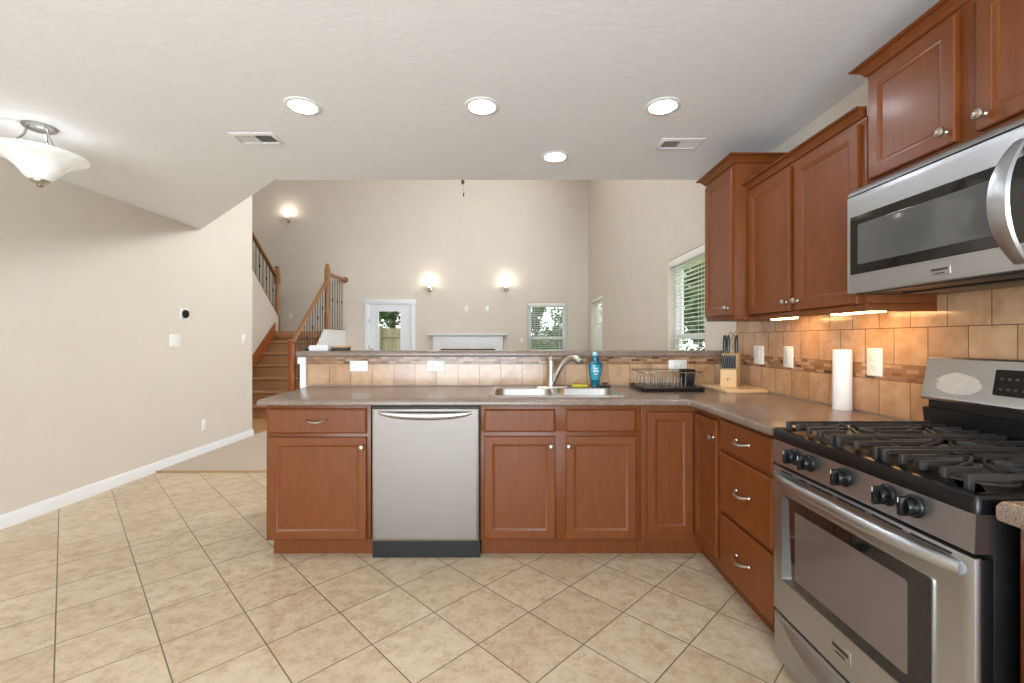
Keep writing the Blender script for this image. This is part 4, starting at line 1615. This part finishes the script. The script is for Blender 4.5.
KF = {}
for k in range(7):
    knife((-0.0405 + k * 0.0135, -0.0545, 0.1245), 0.088, 0.0105, 0.0, 'black-handled steak knife in the lower front row of the knife block', 'steak knives in the knife block', KF, False)
for k, (x, lab) in enumerate(((-0.036, 'large black-handled knife at the left end of the upper row in the knife block'),
                              (-0.014, 'large black-handled knife second from the left in the upper row of the knife block'),
                              (0.036, 'large black-handled knife at the right end of the upper row in the knife block'))):
    knife((x, -0.010 + 0.004 * k, 0.227), 0.122, 0.0185, -0.05, lab, 'large knives in the knife block', KF, True)
sroot = thing('kitchen_scissors', 'scissors with tan loop handles standing up in the knife block', 'scissors', block_pt((0.012, 0.012, 0.236)), ka)
for s in (-1, 1):
    mb = MB()
    pts = [(s * 0.004, 0, 0.0), (s * 0.006, 0, 0.05), (s * 0.010, 0, 0.075), (s * 0.024, 0, 0.098), (s * 0.026, 0, 0.122), (s * 0.014, 0, 0.136), (s * 0.005, 0, 0.122), (s * 0.005, 0, 0.098), (s * 0.009, 0, 0.078)]
    mb.tube(pts, 0.0045, 8)
    mb.build('handle_loop', M['tan'], sroot, world=False)
MB().box(-0.008, 0.008, -0.0015, 0.0015, -0.09, 0.004).build('blades', M['chrome'], sroot, world=False)

# paper towels
t = thing('paper_towel_roll', 'white paper towel roll standing on the counter by the tiled wall', 'paper towels', (1.600, 2.170, CTOP))
mb = MB()
R0 = 0.039
mb.lathe([(R0, 0.0), (R0 + 0.0005, 0.002), (R0 + 0.0005, 0.288), (R0, 0.290), (0.022, 0.290), (0.020, 0.288), (0.020, 0.01)], (1.600, 2.170, CTOP), seg=40, cap0=True)
mb.build('roll', M['paper'], t)
mb = MB()
mb.rings([[(1.600 + r * math.cos(a), 2.170 + r * math.sin(a), CTOP + z) for r, z in ((R0 + 0.0004, 0.001), (R0 + 0.0022, 0.001), (R0 + 0.0022, 0.289), (R0 + 0.0004, 0.289))] for a in [PI * 0.95 + 0.5 * k / 6 for k in range(7)]])
mb.build('loose_sheet', M['paper'], t)
MB().lathe([(0.0205, 0.012), (0.0205, 0.2895), (0.0185, 0.2895), (0.0185, 0.012)], (1.600, 2.170, CTOP), seg=24).build('cardboard_core', M['tan'], t)

# small things on the left end of the bar
ZB = 1.170
mb = MB()
for k in range(5):
    j = 0.003 * math.sin(k * 2.1)
    mb.box(-1.515 + j, -1.375 + j, 3.34 + j, 3.44 + j, ZB + k * 0.008, ZB + k * 0.008 + 0.0072, 0.001)
tag(mb.build('napkin_stack', M['paper'], None, (-1.445, 3.39, ZB)), 'low stack of white folded paper on the left end of the bar', 'paper stack')
t = thing('shallow_tray', 'small shallow dark tray with tan rim on the bar, right of the white paper', 'tray', (-1.29, 3.40, ZB))
MB().box(-1.356, -1.236, 3.36, 3.44, ZB, ZB + 0.022, 0.006).build('base', M['rubber'], t)
mb = MB()
ou = rrect(-1.36, -1.225, 3.355, 3.445, 0.02, 4)
mb.rings([[(p[0], p[1], z) for p in inset_poly(ou, i)] for z, i in ((ZB + 0.022, 0.006), (ZB + 0.024, 0.0), (ZB + 0.036, 0.0), (ZB + 0.036, 0.006), (ZB + 0.024, 0.010))])
mb.build('rim', M['tan'], t)
mb = MB()
mb.levels(rrect(-1.565, -1.52, 3.37, 3.41, 0.012, 4), [(ZB, 0.002), (ZB + 0.003, 0.0), (ZB + 0.014, 0.0), (ZB + 0.017, 0.003)])
tag(mb.build('remote_fob', M['black'], None, (-1.545, 3.39, ZB)), 'tiny black fob at the very left end of the bar', 'key fob')

# ------------------------------------------------------------------ mantel on the far wall
t = thing('fireplace_mantel', 'white fireplace mantel against the far wall, between the glazed door and the window', 'mantel', (-0.95, YB - 0.05, 0.012))
mb = MB()
pr = [(0.0, 1.33), (0.12, 1.33), (0.155, 1.345), (0.165, 1.358), (0.175, 1.360), (0.175, 1.385), (0.0, 1.385)]
mb.prism(pr, -1.80, -0.10, fmap=lambda u, v, w: (w, YB - u, v))
mb.build('shelf', M['door_white'], t)
MB().box(-1.69, -0.20, YB - 0.11, YB - 0.001, 1.06, 1.332, 0.004).build('frieze', M['door_white'], t)
for x in (-1.69, -0.36):
    MB().box(x, x + 0.16, YB - 0.13, YB - 0.001, 0.013, 1.07, 0.006).build('leg', M['door_white'], t)
MB().box(-1.53, -0.36, YB - 0.06, YB - 0.002, 0.013, 1.06, 0.002).build('surround', M['burner'], t)
MB().box(-1.30, -0.60, YB - 0.075, YB - 0.055, 0.05, 0.78, 0.004).build('firebox', M['black_gloss'], t)

# ------------------------------------------------------------------ staircase
RISE, RUN, NST = 0.203, 0.25, 7
SY = 7.05
SXL, SXR = -4.55, -3.60
ZL = RISE * NST
st = thing('staircase', 'tan carpeted staircase with wood skirts climbing beyond the left wall', 'staircase', (-4.1, SY, 0.006))
for n in range(1, NST):
    z = RISE * n
    y = SY + RUN * (n - 1)
    xr = SXR + (0.34 if n <= 2 else -0.012)
    mb = MB()
    prof = [(y + 0.025, 0.007 if n == 1 else z - RISE - 0.02), (y + 0.025, z - 0.04), (y + 0.006, z - 0.03), (y, z - 0.018), (y + 0.006, z - 0.004), (y + 0.02, z), (y + RUN + 0.03, z), (y + RUN + 0.03, 0.007 if n == 1 else z - RISE - 0.02)]
    mb.prism(prof, SXL + 0.024, xr, fmap=lambda u, v, w: (w, u, v))
    mb.build('step', M['stair_carpet'], st)
YL = SY + RUN * (NST - 1)
mb = MB()
mb.box(SXL + 0.001, SXR - 0.012, YL, YB - 0.016, ZL - 0.14, ZL, 0.012)
mb.box(-5.79, SXL + 0.002, 8.725, YB - 0.016, ZL - 0.139, ZL - 0.0005, 0.012)
mb.box(SXL + 0.024, SXR - 0.012, YL + 0.025, YL + 0.06, ZL - RISE - 0.02, ZL - 0.1)
mb.build('landing', M['stair_carpet'], st)


def skirt(x0, x1, lo, hi):
    sl = RISE / RUN
    mb = MB()
    ys = [SY - 0.02, YL + 0.03]
    poly = [(ys[0], max(0.01, lo + 0.0)), (ys[0], RISE * 0.6 + hi), (ys[1], RISE * 0.6 + hi + sl * (ys[1] - ys[0])), (ys[1], lo + sl * (ys[1] - ys[0]))]
    mb.prism(poly, x0, x1, fmap=lambda u, v, w: (w, u, v))
    return mb


skirt(SXL + 0.001, SXL + 0.022, 0.01, 0.20).build('skirt_board', M['stringer'], st)
mb = MB()
sl = RISE / RUN
y0 = SY + RUN * 2
mb.prism([(y0, 0.40), (y0, 0.40 + 0.16), (YL + 0.02, 0.56 + sl * (YL + 0.02 - y0)), (YL + 0.02, 0.30 + sl * (YL + 0.02 - y0) - 0.1)], SXR - 0.01, SXR + 0.015, fmap=lambda u, v, w: (w, u, v))
mb.build('stringer', M['stringer'], st)
MB().prism([(YL + 0.03, ZL + 0.035), (YB - 0.016, ZL + 0.035), (YB - 0.016, ZL - 0.50), (YL - 0.50, ZL - 0.50)], SXR - 0.011, SXR + 0.02, fmap=lambda u, v, w: (w, u, v)).build('curb_and_lit_wall', M['white'], st)  # white carried below the curb stands for light on the under-stair wall
# plain drywall below the open side of the flight and the landing
mb = MB()
mb.prism([(SY + 0.52, 0.007), (SY + 0.52, 0.36), (YL + 0.03, 0.36 + sl * (YL + 0.03 - SY - 0.52) - 0.05), (YL + 0.03, ZL - 0.16), (YB - 0.001, ZL - 0.16), (YB - 0.001, 0.007)], SXR - 0.10, SXR - 0.014, fmap=lambda u, v, w: (w, u, v))
mb.build('side_wall', M['wall'], st)
# knee wall that carries the upper flight
mb = MB()
mb.prism([(5.72, 0.007), (5.72, 1.70 + 0.9 * (8.72 - 5.72)), (8.72, 1.70), (8.72, 0.007)], SXL - 0.12, SXL, fmap=lambda u, v, w: (w, u, v))
struct(mb.build('wall_knee', M['wall']))


def newel(root, x, y, z0, h, mat=None, w=0.045):
    mb = MB()
    mb.box(x - w, x + w, y - w, y + w, z0, z0 + 0.30, 0.006)
    mb.lathe([(0.040, 0.30), (0.044, 0.315), (0.034, 0.33), (0.030, 0.36), (0.040, 0.46), (0.040, h * 0.5), (0.030, h - 0.40), (0.040, h - 0.36), (0.040, h - 0.34)], (x, y, z0), seg=20)
    mb.box(x - w, x + w, y - w, y + w, z0 + h - 0.35, z0 + h - 0.09, 0.006)
    mb.lathe([(0.052, h - 0.09), (0.054, h - 0.08), (0.030, h - 0.07), (0.028, h - 0.06), (0.042, h - 0.045), (0.044, h - 0.02), (0.030, h - 0.003), (0.002, h)], (x, y, z0), seg=20)
    return mb.build('newel_post', mat or M['oak'], root)


def baluster(root, x, y, z0, z1, knuckle):
    mb = MB()
    r = 0.0065
    prof = [(0.012, 0.0), (0.012, 0.012), (r, 0.016)]
    if knuckle:
        m = (z1 - z0) * 0.55
        prof += [(r, m - 0.035), (0.014, m - 0.02), (0.014, m + 0.02), (r, m + 0.035)]
    prof += [(r, z1 - z0)]
    mb.lathe(prof, (x, y, z0), seg=8)
    mb.build('baluster', M['black'], root)


def handrail(root, p, q):
    p, q = Vector(p), Vector(q)
    mb = MB()
    sec = [(-0.030, -0.026), (0.030, -0.026), (0.026, -0.004), (0.032, 0.012), (0.022, 0.028), (0.0, 0.034), (-0.022, 0.028), (-0.032, 0.012), (-0.026, -0.004)]
    mb.rings([[(c.x + a, c.y, c.z + b) for a, b in sec] for c in (p, q)])
    return mb.build('handrail', M['oak'], root, smooth=60)


# open side of the lower flight
r1 = thing('stair_railing', 'oak and black iron railing on the open right side of the lower stairs', 'railing', (SXR, 8.0, 0.4))
yA, yC = SY + RUN + 0.06, 8.74
newel(r1, SXR - 0.03, yA, RISE * 2 + 0.001, 0.86, M['stringer'], 0.038)
newel(r1, SXR + 0.0, yC, ZL + 0.036, 1.28)
zA, zC = 1.21, ZL + 0.98
handrail(r1, (SXR - 0.03, yA + 0.04, zA), (SXR + 0.0, yC - 0.04, zC))
nb = 12
for k in range(nb):
    y = yA + 0.10 + k * (yC - yA - 0.19) / (nb - 1)
    zs = RISE * (int((y - SY) / RUN) + 1)
    zr = zA + (zC - zA) * (y - yA - 0.04) / (yC - yA - 0.08) - 0.02
    baluster(r1, SXR - 0.01, y, 0.57 + sl * (y - y0) if y > y0 else RISE * 2 + 0.001, zr, k % 2 == 0)
# landing guard
r2 = thing('stair_railing', 'short level railing from the tall newel to the far wall at the landing', 'railing', (SXR, 9.2, ZL))
handrail(r2, (SXR - 0.01, yC + 0.046, ZL + 1.13), (SXR - 0.01, YB - 0.03, ZL + 1.13))
mb = MB()
mb.lathe([(0.065, 0.0), (0.065, 0.012), (0.055, 0.026)], (SXR - 0.01, YB - 0.001, ZL + 1.13), (0, -1, 0), 20)
mb.build('wall_rosette', M['oak'], r2)
for k in range(6):
    baluster(r2, SXR - 0.004, yC + 0.13 + k * 0.125, ZL + 0.036, ZL + 1.11, k % 2 == 1)
# upper flight railing on the knee wall
r3 = thing('stair_railing', 'sloping oak and iron railing of the upper flight, beside the end of the left wall', 'railing', (SXL, 8.2, 2.0))
newel(r3, SXL - 0.05, 8.775, ZL + 0.001, 1.28)
zt = lambda y: 1.70 + 0.9 * (8.72 - y)
zr3 = lambda y: 2.53 + 0.80 * (8.70 - y)
handrail(r3, (SXL - 0.06, 8.73, zr3(8.73)), (SXL - 0.06, 6.6, zr3(6.6)))
MB().prism([(8.72, 1.701), (8.72, 1.72), (6.6, zt(6.6) + 0.021), (6.6, zt(6.6) + 0.002)], SXL - 0.125, SXL + 0.004, fmap=lambda u, v, w: (w, u, v)).build('shoe_rail', M['oak'], r3)
for k in range(14):
    y = 8.64 - k * 0.115
    baluster(r3, SXL - 0.06, y, zt(y) + 0.012, zr3(y) - 0.02, k % 2 == 0)

# ------------------------------------------------------------------ ceiling fan of the great room (only its lowest tips show)
FX, FY = -0.713, 6.5
t = thing('ceiling_fan', 'ceiling fan whose dark tip and pull chain show below the kitchen ceiling edge', 'fan', (FX, FY, HG))
MB().lathe([(0.075, 0.0), (0.07, -0.05), (0.02, -0.07), (0.014, -0.075), (0.014, -1.30)], (FX, FY, HG), seg=20).build('downrod', M['nickel'], t)
MB().lathe([(0.05, 4.12), (0.13, 4.08), (0.14, 3.98), (0.11, 3.92), (0.06, 3.90)], (FX, FY, 0), seg=28).build('motor', M['nickel'], t)
for k in range(5):
    a = k * 2 * PI / 5 + 0.3
    ca, sa = math.cos(a), math.sin(a)
    mb = MB()
    mb.prism([(0.12, -0.03), (0.25, -0.065), (0.62, -0.072), (0.66, -0.05), (0.66, 0.05), (0.62, 0.072), (0.25, 0.065), (0.12, 0.03)], 4.0, 4.008, fmap=lambda u, v, w: (FX + ca * u - sa * v, FY + sa * u + ca * v, w + v * 0.18))
    mb.build('blade', M['oak'], t)
MB().lathe([(0.06, 3.905), (0.14, 3.80), (0.13, 3.70), (0.07, 3.62), (0.02, 3.60)], (FX, FY, 0), seg=28).build('light_bowl', M['plate'], t)
MB().lathe([(0.03, 3.61), (0.035, 3.59), (0.02, 3.56), (0.025, 3.535), (0.012, 3.51), (0.002, 3.505)], (FX, FY, 0), seg=16).build('finial', M['rubber'], t)
mb = MB()
mb.tube([(FX + 0.012, FY, 3.60), (FX + 0.012, FY, 3.38)], 0.0012, 5)
mb.lathe([(0.004, 3.39), (0.010, 3.37), (0.009, 3.34), (0.003, 3.325)], (FX + 0.012, FY, 0), seg=10)
mb.build('pull_chain', M['rubber'], t)

# ------------------------------------------------------------------ outdoors, seen through the glass
struct(MB().box(-30, 40, YB + 0.16, 60, -0.5, -0.35).build('lawn', M['lawn']))
struct(MB().box(XR + 0.16, 40, -6, YB + 0.16, -0.5, -0.35).build('lawn', M['lawn']))
mb = MB()
fx = -12.0
while fx < -2.2:
    mb.box(fx, fx + 0.135, 16.0, 16.02, -0.35, 1.68 + 0.01 * math.sin(fx * 9))
    fx += 0.142
fe = thing('garden_fence', 'weathered wooden garden fence outside, seen through the glazed door', 'fence', (-7, 16.0, -0.35))
mb.build('boards', M['fence'], fe)
mb = MB()
for z in (0.0, 0.75, 1.35):
    mb.box(-12, -2.2, 15.95, 16.0, z, z + 0.08)
mb.build('rail', M['fence'], fe)
mb = MB()
for x in (-11.9, -9.5, -7.1, -4.75, -2.3):
    mb.box(x, x + 0.09, 15.88, 15.95, -0.35, 1.75)
mb.build('post', M['fence'], fe)


def tree(x, y, h, r, z0, mat, label, cat, n=1500, trunk=True, seed=1, leaf=0.14):
    rr = random.Random(seed)
    t = thing('tree' if cat == 'tree' else 'shrub', label, cat, (x, y, -0.35))
    mb = MB()
    lobes = [(rr.uniform(-0.5, 0.5) * r, rr.uniform(-0.5, 0.5) * r, z0 + (h - z0) * rr.uniform(0.15, 0.85), r * rr.uniform(0.42, 0.62)) for _ in range(9)]
    for _ in range(n):
        lx, ly, lz, lr = rr.choice(lobes)
        d = Vector((rr.gauss(0, 1), rr.gauss(0, 1), rr.gauss(0, 1))).normalized() * lr * rr.uniform(0.55, 1.05)
        c = Vector((x + lx, y + ly, lz)) + d * 1.0
        if c.z < -0.3:
            continue
        a = Vector((rr.gauss(0, 1), rr.gauss(0, 1), rr.gauss(0, 1))).normalized() * leaf
        b = a.cross(Vector((rr.gauss(0, 1), rr.gauss(0, 1), rr.gauss(0, 1)))).normalized() * leaf * 0.5
        mb.bm.faces.new([mb.bm.verts.new(p) for p in (c - a, c + b, c + a, c - b)])
    o = mb.build('foliage', mat, t)
    mb = MB()
    mb.tube([(x, y, -0.35), (x + 0.05, y, z0), (x + 0.02, y + 0.05, h * 0.75)], [0.05 * r + 0.05, 0.035 * r + 0.04, 0.03], 8)
    for lx, ly, lz, lr in lobes[:5]:
        mb.tube([(x + 0.04, y, z0), (x + lx, y + ly, lz)], [0.03, 0.015], 6)
    mb.build('trunk', M['bark'], t)
    return t


tree(-5.2, 19.5, 6.5, 1.9, 1.0, M['leaf'], 'dark green tree behind the fence, seen through the glazed door', 'tree', 2200, seed=1)
tree(-9.6, 20.5, 6.5, 1.8, 1.0, M['leaf'], 'dark green tree behind the fence, farther left', 'tree', 1800, seed=2)
tree(0.86, 17.0, 3.6, 0.55, 0.6, M['leaf'], 'slim green tree at the left side of the far window', 'tree', 800, seed=3, leaf=0.09)
tree(2.15, 19.0, 2.9, 0.55, 0.2, M['leaf'], 'smaller green tree at the right side of the far window', 'tree', 700, seed=4, leaf=0.10)
tree(1.8, 24.0, 1.7, 1.5, 0.0, M['leaf'], 'low green bush line in the middle of the far window', 'shrub', 1400, seed=5, leaf=0.13)
tree(1.35, 14.5, 0.75, 0.75, -0.2, M['leaf_pale'], 'pale yellow-green shrub at the bottom of the far window', 'shrub', 900, seed=6, leaf=0.07)
for i, (x, y, h, r) in enumerate(((5.0, 10.0, 6.0, 1.5), (8.0, 13.8, 6.5, 1.7), (4.2, 14.0, 5.5, 1.4), (8.6, 19.0, 7.0, 1.9))):
    tree(x, y, h, r, 0.2, M['leaf'], ['nearest dark green tree outside the side window', 'dark green tree outside the side window, behind the nearest one',
                                      'dark green tree outside the side window, toward the far corner', 'farthest dark tree outside the side window'][i], 'tree', 3200, seed=10 + i, leaf=0.2)
